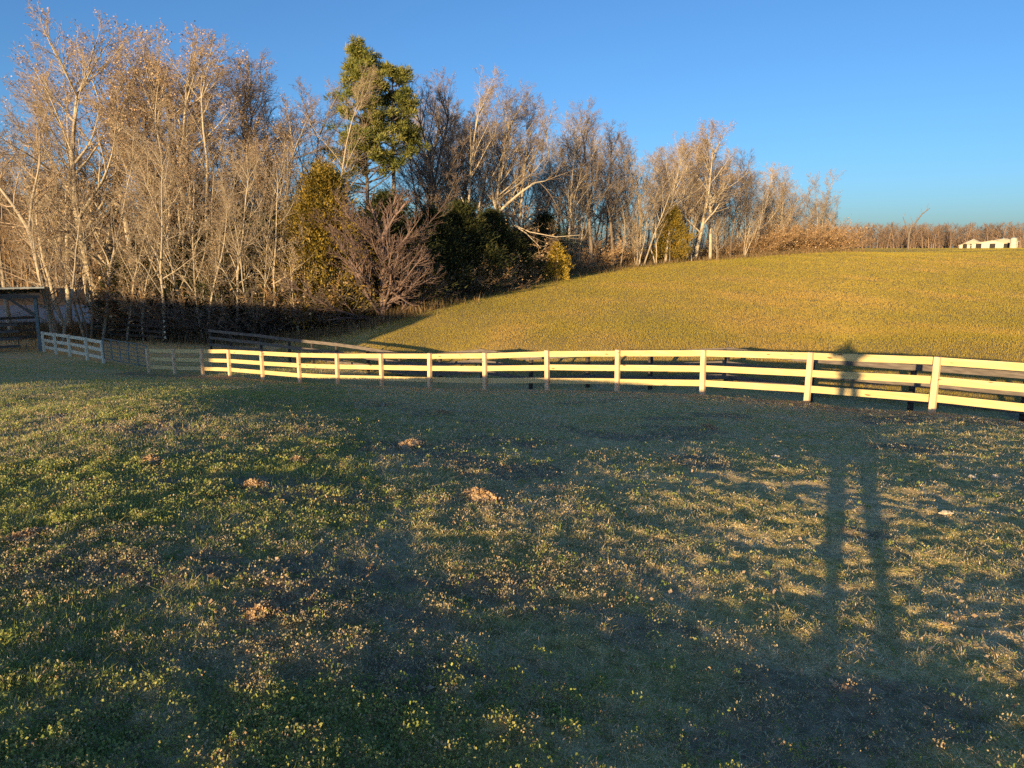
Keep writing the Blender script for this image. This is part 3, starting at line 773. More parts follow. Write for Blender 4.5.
def trunk_mesh(H, r, lean=0, mat='darkbark', limbs=0, seed=1, lt=.4, ll=2.2):
    rnd = random.Random(seed); T = Tubes()
    n = 8; pts = [Vector((lean*(i/n)**2*H+rnd.uniform(-.05,.05),rnd.uniform(-.05,.05),-.3+H*i/n)) for i in range(n+1)]
    T.add(pts,[r*(1-.85*i/n) for i in range(n+1)],8)
    ends = []
    for q in range(limbs):
        t = lt+(1-lt)*(q+rnd.random())/limbs; t = min(t,.98); x = t*n; i = min(int(x),n-1)
        p = pts[i].lerp(pts[i+1],x-i); a = rnd.uniform(0,2*math.pi)
        L = ll*(1.15-.75*(t-lt)/(1-lt))*rnd.uniform(.6,1.2)
        d = Vector((math.cos(a),math.sin(a),rnd.uniform(.05,.7))).normalized()
        q1 = p+d*L*.5+Vector((0,0,rnd.uniform(-.1,.1))); q2 = p+d*L+Vector((0,0,L*.18))
        T.add([p,q1,q2],[r*.28,r*.18,r*.08],5)
        ends.append((q2,1)); ends.append((q1.lerp(q2,.3),.8))
        for s_ in range(3):
            b = p.lerp(q2,rnd.uniform(.45,.9)); e = b+Vector((rnd.gauss(0,.5),rnd.gauss(0,.5),rnd.uniform(0,.6)))*L*.4
            T.add([b,e],[r*.1,r*.04],3); ends.append((e,.8))
    ends.append((pts[-1],.8))
    return T.mesh('trunk',M[mat]), ends
def pine_proto(seed, H, lt, ll, limbs, lean=0):
    tm, ends = trunk_mesh(H,.24,lean,'darkbark',limbs,seed,lt,ll)
    rng = np.random.default_rng(seed); cs = []; k = 95
    c = np.array([e[0] for e in ends]); s = np.array([e[1] for e in ends])
    c = np.repeat(c,k,0); s = np.repeat(s,k)*rng.uniform(.75,1.2,len(s)*k)
    m = len(c); d = rng.normal(0,1,(m,3)); d /= np.linalg.norm(d,axis=1,keepdims=True)
    c = c+d*(rng.uniform(0,1,(m,1))**.5)*s[:,None]*np.array([.46,.46,.3])
    d2 = d+np.array([0,0,.5])+rng.normal(0,.3,(m,3)); d2 /= np.linalg.norm(d2,axis=1,keepdims=True)
    sd_ = np.cross(d2,rng.normal(0,1,(m,3))); sd_ /= np.linalg.norm(sd_,axis=1,keepdims=True)
    L = .26*rng.uniform(.6,1.3,(m,1))
    V = np.stack([c-sd_*L*.13,c+sd_*L*.13,c+d2*L],1).reshape(-1,3)
    t = np.clip(np.repeat(rng.uniform(0,1,len(ends)),k)*.5+rng.uniform(0,.5,m),0,1)
    return Proto([('trunk',tm),('foliage',np_mesh('foliage',V,np.arange(3*m).reshape(m,3),M['pine'],t))], H)
PT['pine0'] = pine_proto(11,20,.48,3.2,86)
PT['pine1'] = pine_proto(12,17,.62,2.0,30,.02)
def cedar_proto(seed,H,R0,mat,n=16000,blade=.22,base=.05):
    tm,_ = trunk_mesh(H*.95,.11,0,'darkbark')
    fm = conifer_mesh(seed,H,R0,mat,n,blade,base)
    return Proto([('trunk',tm),('foliage',fm)],H)
PT['cedar0'] = cedar_proto(21,8,2.6,'cedar',22000)
PT['cedar1'] = cedar_proto(22,6,1.8,'cedar',15000)
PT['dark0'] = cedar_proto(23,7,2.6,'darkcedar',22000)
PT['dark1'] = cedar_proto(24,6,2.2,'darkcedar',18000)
PT['gold0'] = cedar_proto(25,2.4,.8,'gold',5000,.14)

def place(kind, name, x, y, s, rz, label, cat, group=None, sx=1.0, tilt=None):
    p = PT[kind]; root = empty(name,(x,y,hz(x,y)-.03),rz)
    root.scale = (s*sx,s*sx,s)
    if tilt: root.rotation_euler = (tilt[0],tilt[1],rz)
    tag(root,label,cat,group)
    for n_, me in p.parts:
        o = bpy.data.objects.new(n_, me); COL.objects.link(o); o.parent = root
    return root
def tree_px(kind, name, px, Y, ytop, label, cat='tree', group=None, sx=1.0, rz=None, tilt=None, basepx=None):
    a = P(px,300,Y); top = P(px,ytop,Y); gz = hz(a.x,a.y); s = (top.z-gz)/PT[kind].h
    return place(kind,name,a.x,a.y,s,random.uniform(0,6.28) if rz is None else rz,label,cat,group,sx,tilt)
PROM = [
 ('tall1','bare_tree',8,50,112,'bare tree at the far left edge, its crown half cut off by the frame'),
 ('edge1','leaning_tree',52,43,178,'crooked pale-barked tree leaning left just right of the open shed'),
 ('multi0','bare_tree',66,52,48,'tall bare tree with dark forked trunk, left of the leafy brown crowns'),
 ('leafy1','brown_leaved_tree',104,53,36,'tall tree with curved pale trunks, left neighbour of the thick ochre-trunked tree'),
 ('leafy0','brown_leaved_tree',152,49,24,'tallest tree, thick ochre trunk and rusty clinging leaves high in the crown'),
 ('leafy2','brown_leaved_tree',196,54,46,'rusty-leaved tree on the right shoulder of the tallest crown'),
 ('leafy1','brown_leaved_tree',178,51,20,'tall rusty-leaved tree immediately right of the tallest crown'),
 ('multi0','bare_tree',214,50,44,'many-stemmed pale tree on the right slope of the rusty crowns'),
 ('tall2','bare_tree',236,52,44,'bare tree with upright grey crown poking above the gap right of the rusty crowns'),
 ('leafy2','brown_leaved_tree',262,50,88,'mid-height tree with thin brown leaves between two bare grey crowns'),
 ('tall0','bare_tree',282,56,62,'dark slim-trunked bare tree left of the thin twiggy trees before the pine'),
 ('tall3','bare_tree',312,57,84,'thin twiggy bare tree two places left of the green pine'),
 ('multi1','bare_tree',338,54,72,'bare tree whose pinkish crown touches the left side of the green pine'),
 ('pine0','pine_tree',371,56,46,'tall green pine with a clumpy crown, the highest evergreen'),
 ('pine1','pine_tree',396,57,66,'slimmer darker pine reaching out on the right of the tall green pine'),
 ('tall0','bare_tree',428,62,68,'bare ash-grey tree immediately right of the two pines'),
 ('tall2','bare_tree',446,64,70,'straight tall bare tree second to the right of the pines'),
 ('multi1','bare_tree',470,66,76,'bare tree of several straight stems, third right of the pines'),
 ('tall3','bare_tree',494,69,84,'bare tree directly above the broken pale forked tree'),
 ('tall1','bare_tree',516,72,98,'last bare tree before the narrow notch of sky in the treetops'),
 ('multi0','bare_tree',566,82,98,'tallest bare tree of the clump right of the notch of sky'),
 ('tall2','bare_tree',590,84,102,'bare tree with rounded pinkish crown right of the sky notch clump'),
 ('tall0','bare_tree',612,88,118,'bare tree on the falling right shoulder of the sky notch clump'),
 ('multi1','bare_tree',640,92,130,'many-stemmed bare tree above the green cedar of the right half of the wood'),
 ('tall3','bare_tree',664,97,133,'slender bare tree over the middle of the right half of the wood'),
 ('leafy0','bare_tree',690,102,126,'broad brownish tree left of the spiky highest crown of the right wood'),
 ('tall1','bare_tree',708,104,118,'spiky bare tree standing highest in the right half of the wood'),
 ('tall2','bare_tree',728,110,148,'thin bare tree just right of the spiky highest crown of the right wood'),
 ('multi0','bare_tree',750,120,162,'bare tree in the dip between the spiky crown and the end trees'),
 ('leafy2','bare_tree',783,130,166,'rounded reddish bare tree, second from the right end of the wood'),
 ('multi1','bare_tree',812,138,168,'round-crowned bare tree at the right end of the wood above the field crest'),
 ('dark0','dark_cedar',432,56,212,'dark shaded cedar right behind the plum-grey spreading tree'),
 ('dark1','dark_cedar',462,60,204,'dark cedar in the middle of the shaded evergreen clump'),
 ('dark0','dark_cedar',492,66,212,'dark cedar below the broken pale forked tree'),
 ('dark1','dark_cedar',517,70,232,'lowest dark cedar at the right of the shaded evergreen clump'),
 ('cedar0','cedar_tree',328,49,172,'large olive-gold cedar left of the plum-grey spreading tree'),
 ('cedar1','cedar_tree',296,51,215,'smaller olive cedar on the left flank of the large gold cedar'),
 ('cedar1','cedar_tree',668,97,206,'single green cedar half hidden in the right half of the wood'),
 ('dark0','dark_cedar',388,51,196,'dark cedar filling in behind the plum-grey spreading tree'),
 ('dark1','dark_cedar',250,54,222,'dark cedar low in the wood behind pale curved stems'),
 ('dark0','dark_cedar',205,56,232,'dark cedar low in the wood under the rusty-leaved tree'),
 ('gold0','golden_cedar',556,69.5,243,'small bright golden cedar standing alone at the field edge'),
 ('plum','spreading_tree',382,47.5,186,'wide low tree with plum-grey upswept branches in front of dark cedars'),
]
CONE = ('pine0','pine1','cedar0','cedar1','dark0','dark1','gold0')
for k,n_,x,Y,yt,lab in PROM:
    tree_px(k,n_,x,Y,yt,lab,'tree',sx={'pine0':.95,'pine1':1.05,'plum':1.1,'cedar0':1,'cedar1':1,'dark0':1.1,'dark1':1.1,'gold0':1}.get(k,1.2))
# pale slender trees at the very edge of the wood
EDGE = [('pale0',84,47,150,'pale slender clump of stems right of the leaning tree by the shed'),
 ('pale1',122,46,165,'single pale stem in front of the tallest rusty crown, left side'),
 ('edge0',140,45.5,210,'low pale tree with curled tan leaves at the foot of the thick ochre trunk'),
 ('pale0',186,46.5,150,'pale tangled stems right of the thick ochre trunk'),
 ('edge1',218,46,196,'white-barked small tree forking low in front of dark cedar'),
 ('edge0',240,47,232,'small tan-leaved tree with bent white limbs left of the gold cedar'),
 ('pale1',272,47,150,'slim pale tree with tan leaves touching the gold cedar on its left'),
 ('edge1',298,46.5,212,'low pale branching tree before the gold cedar'),
 ('pale1',545,79,196,'pale thin-stemmed tree just right of the broken forked tree'),
 ('pale0',574,84,176,'pale stems leaning at the field edge behind the small golden cedar'),
 ('pale1',596,87,190,'pale leaning stem second from the small golden cedar'),
 ('pale0',618,89,172,'clump of white stems in the middle of the sunlit edge'),
 ('edge1',636,91,200,'low white-limbed tree before the green cedar'),
 ('pale0',655,94,178,'white-stemmed clump immediately left of the green cedar'),
 ('pale1',690,99,180,'pale tree immediately right of the green cedar'),
 ('edge0',715,103,205,'low tan tree under the spiky highest crown'),
 ('pale0',742,112,200,'pale low clump beneath the dip in the right treetops')]
EDGE += [('pale1',98,46.5,120,'thin pale stem leaning between the shed and the rusty crowns'),
 ('pale1',160,45.5,128,'straight pale stem close in front of the thick ochre trunk'),
 ('pale0',204,45.8,140,'cluster of pale stems midway between the thick trunk and the white-barked tree'),
 ('pale1',232,46,142,'pale stem with high crossing branches in front of the low dark cedars'),
 ('pale0',256,46.2,160,'pale forked stems left of the slim tree touching the gold cedar')]
for k,x,Y,yt,lab in EDGE: tree_px(k,'slender_tree',x,Y,yt,lab,'tree')
# broken, forked pale tree
def broken_tree():
    Y = 68; b = P(497,272,Y); root = empty('broken_tree',(b.x,b.y,hz(b.x,b.y))); tag(root,'broken pale tree forking in a wide V above the dark cedars','tree')
    L0 = Vector(root.location); rnd = random.Random(5)
    q = lambda x,y,dy=0: P(x,y,Y+dy)-L0
    T = Tubes(); Wg = Tubes(); tips = []
    T.add([Vector((0,0,-.3)),q(499,245),q(498,228),q(497,214)],[.20,.19,.18,.16],8)
    T.add([q(497,214),q(493,198),q(491,180),q(499,165),q(505,148)],[.13,.12,.10,.08,.04],6)
    T.add([q(497,214),q(507,204),q(520,193),q(534,183),q(545,181)],[.14,.13,.11,.09,.04],6)
    T.add([q(500,224),q(512,224,-1),q(526,233,-2),q(540,247,-3)],[.08,.07,.055,.03],5)
    T.add([q(512,224,-1),q(530,232,-2),q(556,237,-2),q(580,235,-3)],[.06,.05,.04,.02],5)
    spec = {'trunk_lvl':-1,0:dict(seg=4,wob=.3,up=.08,n=6,t0=.1,taper=.4),1:dict(len=.5,ang=45,seg=3,wob=.35,up=.05,n=4,t0=.2,r=.6),2:dict(len=.5,ang=40,seg=2,wob=.3,up=.05,r=.7)}
    for x,y,dx,dz in ((491,180,-1,1),(499,165,.5,1),(505,148,.2,1),(505,150,-.5,1),(520,193,.3,1),(534,183,.6,.8),(545,181,1,.2),(545,181,1,.7),(528,188,.2,1),(495,200,-1,.5),(540,183,.3,-.5),(512,200,.5,-.3)):
        grow(T,Wg,tips,rnd,spec,0,q(x,y),Vector((dx,rnd.uniform(-.5,.5),dz)).normalized(),rnd.uniform(2,3.2),.045)
    for x,y in ((520,229),(530,236),(545,236),(565,237),(540,247)):
        grow(T,Wg,tips,rnd,spec,0,q(x,y,-2),Vector((.6,rnd.uniform(-.5,.5),rnd.uniform(-.6,.3))).normalized(),rnd.uniform(1.5,2.4),.035)
    link('trunk',T.mesh('trunk',M['bark']),root); link('crown',Wg.mesh('crown',M['twig']),root)
broken_tree()
def leaner():
    """the pale trunk that leans over the shed"""
    Y = 45; b = P(56,328,Y); root = empty('leaning_tree',(b.x,b.y,hz(b.x,b.y))); tag(root,'pale sunlit trunk curving up to the left beside the open shed roof','tree')
    L0 = Vector(root.location); rnd = random.Random(9); q = lambda x,y,dy=0: P(x,y,Y+dy)-L0
    T = Tubes(); Wg = Tubes(); tips = []
    T.add([q(55,336),q(53,322),q(46,298),q(40,275),q(34,250),q(28,228),q(14,206),q(0,188),q(-16,170)],[.20,.18,.16,.145,.13,.115,.1,.08,.05],8)
    T.add([q(29,230),q(32,200),q(38,172),q(40,150)],[.09,.075,.05,.03],5)
    spec = {'trunk_lvl':-1,0:dict(seg=5,wob=.3,up=.06,n=8,t0=.15,taper=.3),1:dict(len=.45,ang=45,seg=3,wob=.35,up=.05,n=5,t0=.2,r=.6),2:dict(len=.5,ang=40,seg=3,wob=.3,up=.05,n=2,r=.7),3:dict(len=.5,ang=35,seg=2,wob=.3,r=.8)}
    for x,y,dx,dz in ((46,298,1,.5),(40,275,-1,.4),(40,270,1,.6),(34,250,-1,.3),(34,252,1,.8),(28,228,-1,.1),(14,206,.1,1),(14,206,-1,-.1),(0,188,.2,1),(0,188,-1,.4),(32,200,1,.6),(38,172,.4,1),(40,150,-.3,1),(37,180,-1,.7),(30,235,1,.1),(42,285,-1,.1),(22,215,1,1)):
        grow(T,Wg,tips,rnd,spec,0,q(x,y),Vector((dx,rnd.uniform(-.6,.6),dz)).normalized(),rnd.uniform(2.6,4.2),.05)
    link('trunk',T.mesh('trunk',M['bark']),root); link('crown',Wg.mesh('crown',M['twig']),root)
leaner()
def dead_snag():
    Y = 300; b = P(908,250,Y); root = empty('dead_snag',(b.x,b.y,hz(b.x,b.y))); tag(root,'lone dead tree leaning right above the distant treeline left of the farm','tree')
    L0 = Vector(root.location); rnd = random.Random(3); q = lambda x,y,dy=0: P(x,y,Y+dy)-L0
    T = Tubes(); Wg = Tubes(); tips = []
    T.add([q(908,252),q(909,235),q(911,228)],[.5,.4,.35],6)
    T.add([q(911,228),q(916,222),q(922,214),q(930,208)],[.32,.26,.22,.12],5)
    T.add([q(909,235),q(906,226),q(903,217)],[.25,.18,.1],5); T.add([q(910,230),q(913,222)],[.15,.08],4)
    spec = {'trunk_lvl':-1,0:dict(seg=3,wob=.3,up=.05,n=5,t0=.2,taper=.4),1:dict(len=.5,ang=40,seg=2,wob=.3)}
    for x,y in ((922,214),(916,222),(926,211),(903,217),(906,226),(913,222),(919,218)):
        grow(T,Wg,tips,rnd,spec,0,q(x,y),Vector((rnd.uniform(-.6,.9),0,1)).normalized(),rnd.uniform(1.5,3),.09)
    link('trunk',T.mesh('trunk',M['darkbark']),root); link('crown',Wg.mesh('crown',M['greytwig']),root)
dead_snag()
# deeper ranks of the wood
LB_X = np.array([-40,-27,-16,-9.5,-5.8,2.8,12,28,59]); LB_Y = np.array([52,49,47,50,53,74,90,108,136])
rnd = random.Random(77)
def rank(n, px0, px1, d0, d1, kinds, ytop_fn, label, group, name='bare_tree', cat='tree', jitter=14):
    for i in range(n):
        px = px0+(px1-px0)*(i+rnd.random())/n
        u = (px-512)/F
        # depth of the wood edge along this line of sight
        Ys = np.linspace(40,150,221); edge = Ys[np.argmax(Ys >= np.interp(u*Ys*1.02, LB_X, LB_Y))]
        Y = edge+rnd.uniform(d0,d1)
        X = P(px,250,Y).x
        if ((X+48)/29)**2+((Y-73)/15)**2 < 1: continue
        yt = ytop_fn(px)+rnd.uniform(-.3,1)*jitter
        tree_px(rnd.choice(kinds),name,px,Y,yt,label,cat,group,sx=rnd.uniform(1.05,1.4))
def skyline(px):
    return float(np.interp(px,[-100,0,30,60,100,150,200,235,260,300,350,430,470,515,532,542,560,600,640,705,735,760,800,830],
                              [120,110,45,40,28,22,45,52,90,90,80,80,84,98,135,140,104,112,135,128,160,170,172,190]))
rank(15,-60,340,4,16,['tall0','tall1','tall3','multi1','leafy2','multi0'],lambda p: skyline(p)+24,'bare tree deeper in the left half of the wood, behind the front trees','bare trees inside the left half of the wood',jitter=40)
rank(30,415,640,5,24,['tall0','tall1','tall2','tall3','multi1'],lambda p: skyline(p)+12,'bare tree deeper in the middle of the wood, behind the front trees','bare trees inside the middle of the wood',jitter=30)
rank(34,640,835,4,26,['tall0','tall2','tall3','multi0','multi1','leafy2'],lambda p: skyline(p)+10,'bare tree deeper in the right end of the wood, behind the front trees','bare trees inside the right end of the wood',jitter=26)
rank(8,-60,330,10,30,['tall1','multi0','leafy0'],lambda p: max(skyline(p)+70,110),'bare tree at the back of the left half of the wood','bare trees at the back of the left half of the wood',jitter=40)
# understory
rank(9,140,420,1.0,7,['edge0','edge1','brush2','pale0'],lambda p: 225,'low tangled tree under the tall crowns of the left half','understory trees of the left half of the wood','understory_tree',jitter=26)
rank(40,430,830,2,11,['edge0','edge1','brush2','pale0'],lambda p: float(np.interp(p,[430,540,620,700,830],[205,208,205,205,215])),'low tangled tree under the tall crowns of the right half','understory trees of the right half of the wood','understory_tree',jitter=20)
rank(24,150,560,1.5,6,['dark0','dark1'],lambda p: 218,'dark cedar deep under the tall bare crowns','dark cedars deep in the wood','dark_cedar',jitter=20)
# brush along the edge
rank(22,140,440,-1.5,1.5,['brush_shade','brush_shade','brush1'],lambda p: float(np.interp(p,[0,150,440],[262,262,262])),'bramble bush, mostly darkened for shade, at the shaded foot of the left half of the wood','bramble bushes at the left foot of the wood','bramble_bush','bush',jitter=22)
rank(34,440,760,-1.5,2.0,['brush0','brush1','brush2'],lambda p: float(np.interp(p,[440,540,620,700,760],[262,248,240,236,232])),'tan bramble bush on the sunlit field edge left of the rusty thicket','bramble bushes on the sunlit field edge','bramble_bush','bush',jitter=12)
rank(20,748,838,-1,6,['brush0','brush1'],lambda p: 222,'tall rusty brush in the thicket at the right end of the wood','rusty brush at the right end of the wood','bramble_bush','bush',jitter=14)

# ---------------------------------------------------------------- far woods (one mass each)
def wood_mass(name, label, pts, hmin, hmax, mat, seed):
    rnd_ = random.Random(seed); protos = []
    spec = {'trunk_lvl':9,0:dict(seg=4,wob=.1,up=.02,k=4,taper=.3,n=12,t0=.08,leader=3,lspread=.6),1:dict(len=.42,dec=.3,ang=35,seg=3,wob=.25,up=.1,n=7,t0=.15,r=.45),
            2:dict(len=.45,ang=38,seg=2,wob=.3,up=.08,n=4,t0=.2,r=.7),3:dict(len=.5,ang=36,seg=2,wob=.3,r=.9)}
    for i in range(4):
        T = Tubes(); rr = random.Random(seed*10+i); grow(T,T,[],rr,spec,0,Vector((0,0,-.5)),Vector((0,0,1)),8,.17)
        V = np.array(T.v); V[:,2] = np.where(V[:,2]<0,V[:,2],V[:,2]); protos.append((V,np.array(T.f),np.percentile(V[:,2],99.7)))
    VV = []; FF = []; off = 0
    zs = height(np.array([p[0] for p in pts]),np.array([p[1] for p in pts]))
    for q,z in zip(pts,zs):
        x,y = q[:2]; V,f,h = rnd_.choice(protos); s = rnd_.uniform(hmin,hmax)/h*(q[2] if len(q)>2 else 1); a = rnd_.uniform(0,6.28); c,s_ = math.cos(a),math.sin(a)
        k = rnd_.uniform(1.3,2.3)
        W2 = np.stack([(V[:,0]*c-V[:,1]*s_)*s*k+x,(V[:,0]*s_+V[:,1]*c)*s*k+y,V[:,2]*s+z],-1)
        VV.append(W2); FF.append(f+off); off += len(V)
    o = link(name,np_mesh(name,np.concatenate(VV),np.concatenate(FF),M[mat])); tag(o,label,'woods',kind='stuff')
pts = []
for i in range(520):
    px = rnd.uniform(770,1130); Y = rnd.uniform(352,450); pts.append((P(px,250,Y).x,Y))
for i in range(420):
    px = rnd.uniform(770,1130); Y = rnd.uniform(348,440); pts.append((P(px,250,Y).x,Y,.42))
wood_mass('far_woods','brown bare woods along the skyline beyond the field',pts,8,13,'farwood',3)
pts = []
for i in range(420):
    px = rnd.uniform(-120,470); Y = 95+130*rnd.random()**1.1; pts.append((P(px,250,Y).x,Y))
wood_mass('hill_woods','brown bare woods covering the rise behind the pond',pts,5,9,'hillwood',4)

# ---------------------------------------------------------------- clods and stones lying on the paddock
def ground_at(px, py):
    """march along the line of sight until it meets the ground"""
    ys = np.exp(np.linspace(math.log(1.5),math.log(40),900)); q = [P(px,py,Y) for Y in ys]
    X = np.array([v.x for v in q]); Z = np.array([v.z for v in q]); h = height(X,ys)
    i = int(np.argmax(Z<h)); return float(X[i]), float(ys[i])
def clod(name, label, cat, px, py, w_, d_, h_, mat, seed, leafy=True, group=None):
    import bmesh
    from mathutils import noise as mn
    x,y = ground_at(px,py); root = empty(name,(x,y,hz(x,y)),random.uniform(0,6)); tag(root,label,cat,group)
    bm = bmesh.new(); bmesh.ops.create_icosphere(bm, subdivisions=4, radius=1)
    for v in bm.verts:
        c = v.co.copy(); k = 1+.45*mn.noise(c*1.7+Vector((seed,0,0)))+.28*mn.noise(c*4.5+Vector((0,seed,0)))+.12*mn.noise(c*11)
        v.co = Vector((c.x*w_*k/2,c.y*d_*k/2,max(c.z,-.3)*h_*k))
    me = bpy.data.meshes.new(name); bm.to_mesh(me); bm.free(); me.materials.append(mat)
    link('lump' if leafy else 'stone', me, root)
    if leafy:
        rng = np.random.default_rng(seed); n = 420
        a = rng.uniform(0,6.28,n); r = rng.uniform(0,1,n)**.6*1.25
        c = np.stack([np.cos(a)*r*w_/2,np.sin(a)*r*d_/2,np.clip(1-r*r,0.03,1)*h_*1.1+.006],-1)
        u = rng.normal(0,1,(n,3)); u /= np.linalg.norm(u,axis=1,keepdims=True); v = np.cross(u,rng.normal(0,1,(n,3))); v /= np.linalg.norm(v,axis=1,keepdims=True)
        s = rng.uniform(.015,.045,(n,1))
        V = np.stack([c-u*s*.6,c+v*s*.3,c+u*s*.6,c-v*s*.3],1).reshape(-1,3)
        link('dry_leaves',np_mesh('dry_leaves',V,np.arange(4*n).reshape(n,4),M['tanleaf'],rng.uniform(.2,1,n)),root)
CL = [(151,463,.26,.18,.07,'pale tan clump of matted dry grass in the middle of the left lawn'),
 (297,463,.16,.14,.07,'small round tan clump right of the middle of the left lawn'),
 (28,540,.30,.20,.06,'tan clump of dry leaves at the left edge of the paddock'),
 (411,446,.34,.2,.07,'reddish clump of dry leaves nearest below the low middle of the fence'),
 (377,406,.42,.3,.07,'farthest tan clump just short of the shaded strip before the fence'),
 (254,486,.16,.12,.05,'small brownish clump in the left lawn below the round tan clump'),
 (710,428,.30,.14,.05,'pale flattened clump alone in the shaded strip right of centre'),
 (484,497,.34,.18,.06,'long pale leafy clump in the middle of the paddock'),
 (440,414,.30,.16,.06,'low tan clump between the reddish clump and the fence'),
 (262,615,.16,.10,.05,'small tan leaf clump in the green lower left lawn')]
for i,(px,py,a,b,c,lab) in enumerate(CL): clod('grass_clump',lab,'clump',px,py,a,b,c*.6,M['clod'],i+1)
for i,(px,py,lab) in enumerate([(972,478,'pale flat stone at the right, left one of a pair'),(995,478,'pale flat stone at the right edge, right one of a pair'),
    (776,458,'tiny pale stone left of the photographer\'s leg shadow'),(946,514,'small pale stone standing in the grass at right')]):
    clod('stone',lab,'stone',px,py,.09,.06,.022,M['stone'],30+i,False)

# ---------------------------------------------------------------- photographer, standing behind the camera
def skinned(name, nodes, edges, mat, parent, sub=2):
    """nodes: {key:(x,y,z,r)}"""
    keys = list(nodes); me = bpy.data.meshes.new(name)
    me.from_pydata([nodes[k][:3] for k in keys], [(keys.index(a),keys.index(b)) for a,b in edges], [])
    o = bpy.data.objects.new(name+'_tmp', me); COL.objects.link(o)
    o.modifiers.new('s','SKIN'); sv = me.skin_vertices[0].data if me.skin_vertices else None
    if sv is None:
        import bmesh
        bm = bmesh.new(); bm.from_mesh(me); bm.verts.layers.skin.verify(); bm.to_mesh(me); bm.free(); sv = me.skin_vertices[0].data
    for i,k in enumerate(keys): 
        r = nodes[k][3]; sv[i].radius = r if isinstance(r,tuple) else (r,r)
    sv[0].use_root = True
    m = o.modifiers.new('u','SUBSURF'); m.levels = sub; m.render_levels = sub
    dg = bpy.context.evaluated_depsgraph_get(); dg.update()
    e = bpy.data.meshes.new_from_object(o.evaluated_get(dg)); bpy.data.objects.remove(o)
    e.materials.clear(); e.materials.append(mat)
    for p in e.polygons: p.use_smooth = True
    e.name = name
    return link(name, e, parent)
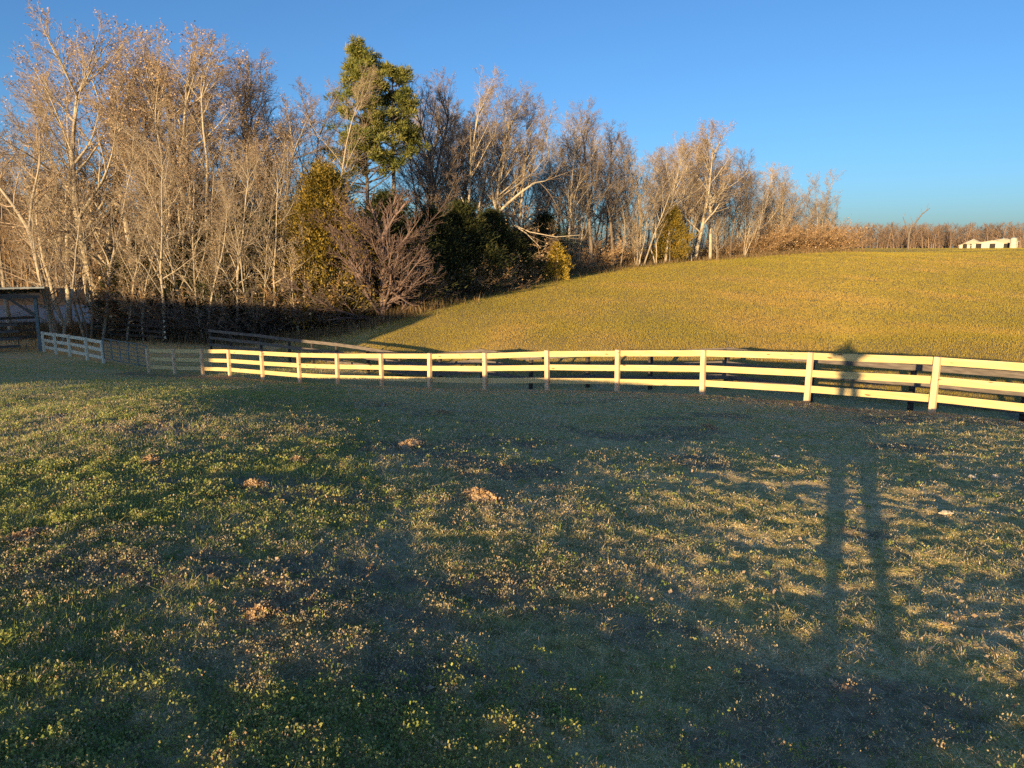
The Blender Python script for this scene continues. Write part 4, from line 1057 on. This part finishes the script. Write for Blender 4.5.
def photographer():
    bx,by = 0.0,-.42; gz = hz(bx,by)
    root = empty('person',(bx,by,gz)); tag(root,'person in dark jacket and jeans standing behind the camera, holding a phone up','person')
    gL, gR = hz(-.19,by)-gz, hz(.19,by)-gz
    nd = {'pel':(0,0,.95,(.15,.11)),'waist':(0,0,1.08,(.135,.10)),'chest':(0,.01,1.27,(.165,.115)),'neckb':(0,.0,1.42,(.09,.07)),'neck':(0,.01,1.49,.055),
          'jaw':(0,.035,1.56,(.062,.075)),'head':(0,.03,1.64,(.078,.095)),'crown':(0,.02,1.71,(.06,.075))}
    ed = [('pel','waist'),('waist','chest'),('chest','neckb'),('neckb','neck'),('neck','jaw'),('jaw','head'),('head','crown')]
    clo = {}; 
    for s,n_,g in ((-1,'L',gL),(1,'R',gR)):
        nd.update({'hip'+n_:(s*.11,0,.90,.095),'knee'+n_:(s*.135,.03,.50,.062),'calf'+n_:(s*.142,.0,.34,.058),'ank'+n_:(s*.15,-.01,.10+g,.040),'heel'+n_:(s*.15,-.04,.045+g,.038),'toe'+n_:(s*.17,.14,.035+g,(.042,.028)),
          'sh'+n_:(s*.17,0,1.38,.065),'arm'+n_:(s*.25,.05,1.36,.05),'elb'+n_:(s*.335,.14,1.33,.042),'fore'+n_:(s*.24,.26,1.40,.038),'wri'+n_:(s*.135,.36,1.47,.026),'palm'+n_:(s*.105,.395,1.495,(.036,.018))})
        ed += [('pel','hip'+n_),('hip'+n_,'knee'+n_),('knee'+n_,'calf'+n_),('calf'+n_,'ank'+n_),('ank'+n_,'heel'+n_),('heel'+n_,'toe'+n_),
               ('neckb','sh'+n_),('sh'+n_,'arm'+n_),('arm'+n_,'elb'+n_),('elb'+n_,'fore'+n_),('fore'+n_,'wri'+n_),('wri'+n_,'palm'+n_)]
        for q,(dx,L) in enumerate(((.0,.062),(.0,.07),(.0,.066),(.0,.052))):
            z = 1.525-.021*q; f = 'f%d%s'%(q,n_)
            nd[f+'a'] = (s*.098,.402,z,.010); nd[f+'b'] = (s*.092,.425,z,.009); nd[f+'c'] = (s*.078,.428,z,.0075)
            ed += [('palm'+n_,f+'a'),(f+'a',f+'b'),(f+'b',f+'c')]
        f = 't'+n_; nd[f+'a'] = (s*.09,.385,1.46,.011); nd[f+'b'] = (s*.068,.383,1.475,.009); ed += [('palm'+n_,f+'a'),(f+'a',f+'b')]
    skinned('body',nd,ed,M['skin'],root)
    J = {k:v for k,v in nd.items() if k in ('pel','waist','chest','neckb') or k[:-1] in ('sh','arm','elb','fore')}
    grow_ = lambda v,a: (v[0],v[1],v[2],(v[3][0]+a,v[3][1]+a) if isinstance(v[3],tuple) else v[3]+a)
    J = {k:grow_(v,.03) for k,v in J.items()}
    for s,n_ in ((-1,'L'),(1,'R')): J['cuff'+n_] = (s*.150,.345,1.462,.040)
    je = [e for e in ed if e[0] in J and e[1] in J]+[('foreL','cuffL'),('foreR','cuffR')]
    skinned('jacket',J,je,M['cloth'],root)
    Tn = {k:grow_(v,.032) for k,v in nd.items() if k=='pel' or k[:-1] in ('hip','knee','calf','ank')}
    skinned('jeans',Tn,[e for e in ed if e[0] in Tn and e[1] in Tn],M['jeans'],root)
    for n_ in 'LR':
        B = {k:grow_(nd[k+n_],.014) for k in ('ank','heel','toe')}
        skinned('boot',B,[('ank','heel'),('heel','toe')],M['shoe'],root)
    H = {'a':(0,-.015,1.60,(.074,.075)),'b':(0,-.005,1.68,(.086,.095)),'c':(0,.015,1.735,(.06,.075))}
    skinned('hair',H,[('a','b'),('b','c')],M['hair'],root)
    for s in (-1,1):
        MB().tube([(s*.032,.122,1.640),(s*.032,.130,1.640)],[.012,.006],8).build('eye',M['dark'],root,True)
        MB().tube([(s*.082,.03,1.60),(s*.088,.025,1.625),(s*.084,.02,1.655)],[.008,.013,.009],6).build('ear',M['skin'],root,True)
    MB().tube([(0,.120,1.650),(0,.142,1.615),(0,.125,1.605)],[.008,.014,.008],6).build('nose',M['skin'],root,True)
    MB().tube([(-.022,.112,1.575),(0,.118,1.573),(.022,.112,1.575)],[.004,.006,.004],6).build('mouth',M['hair'],root,True)
    ph = empty('phone',(0,-.026,CZ-.004)); ph.rotation_euler = (-PITCH,0,0); tag(ph,'black phone held sideways in the hands of the standing person','phone')
    MB().box((0,0,0),(.155,.008,.075)).build('case',M['phone'],ph,bevel=.002)
    MB().box((0,-.0052,0),(.145,.001,.068)).build('screen',M['phone'],ph)
photographer()
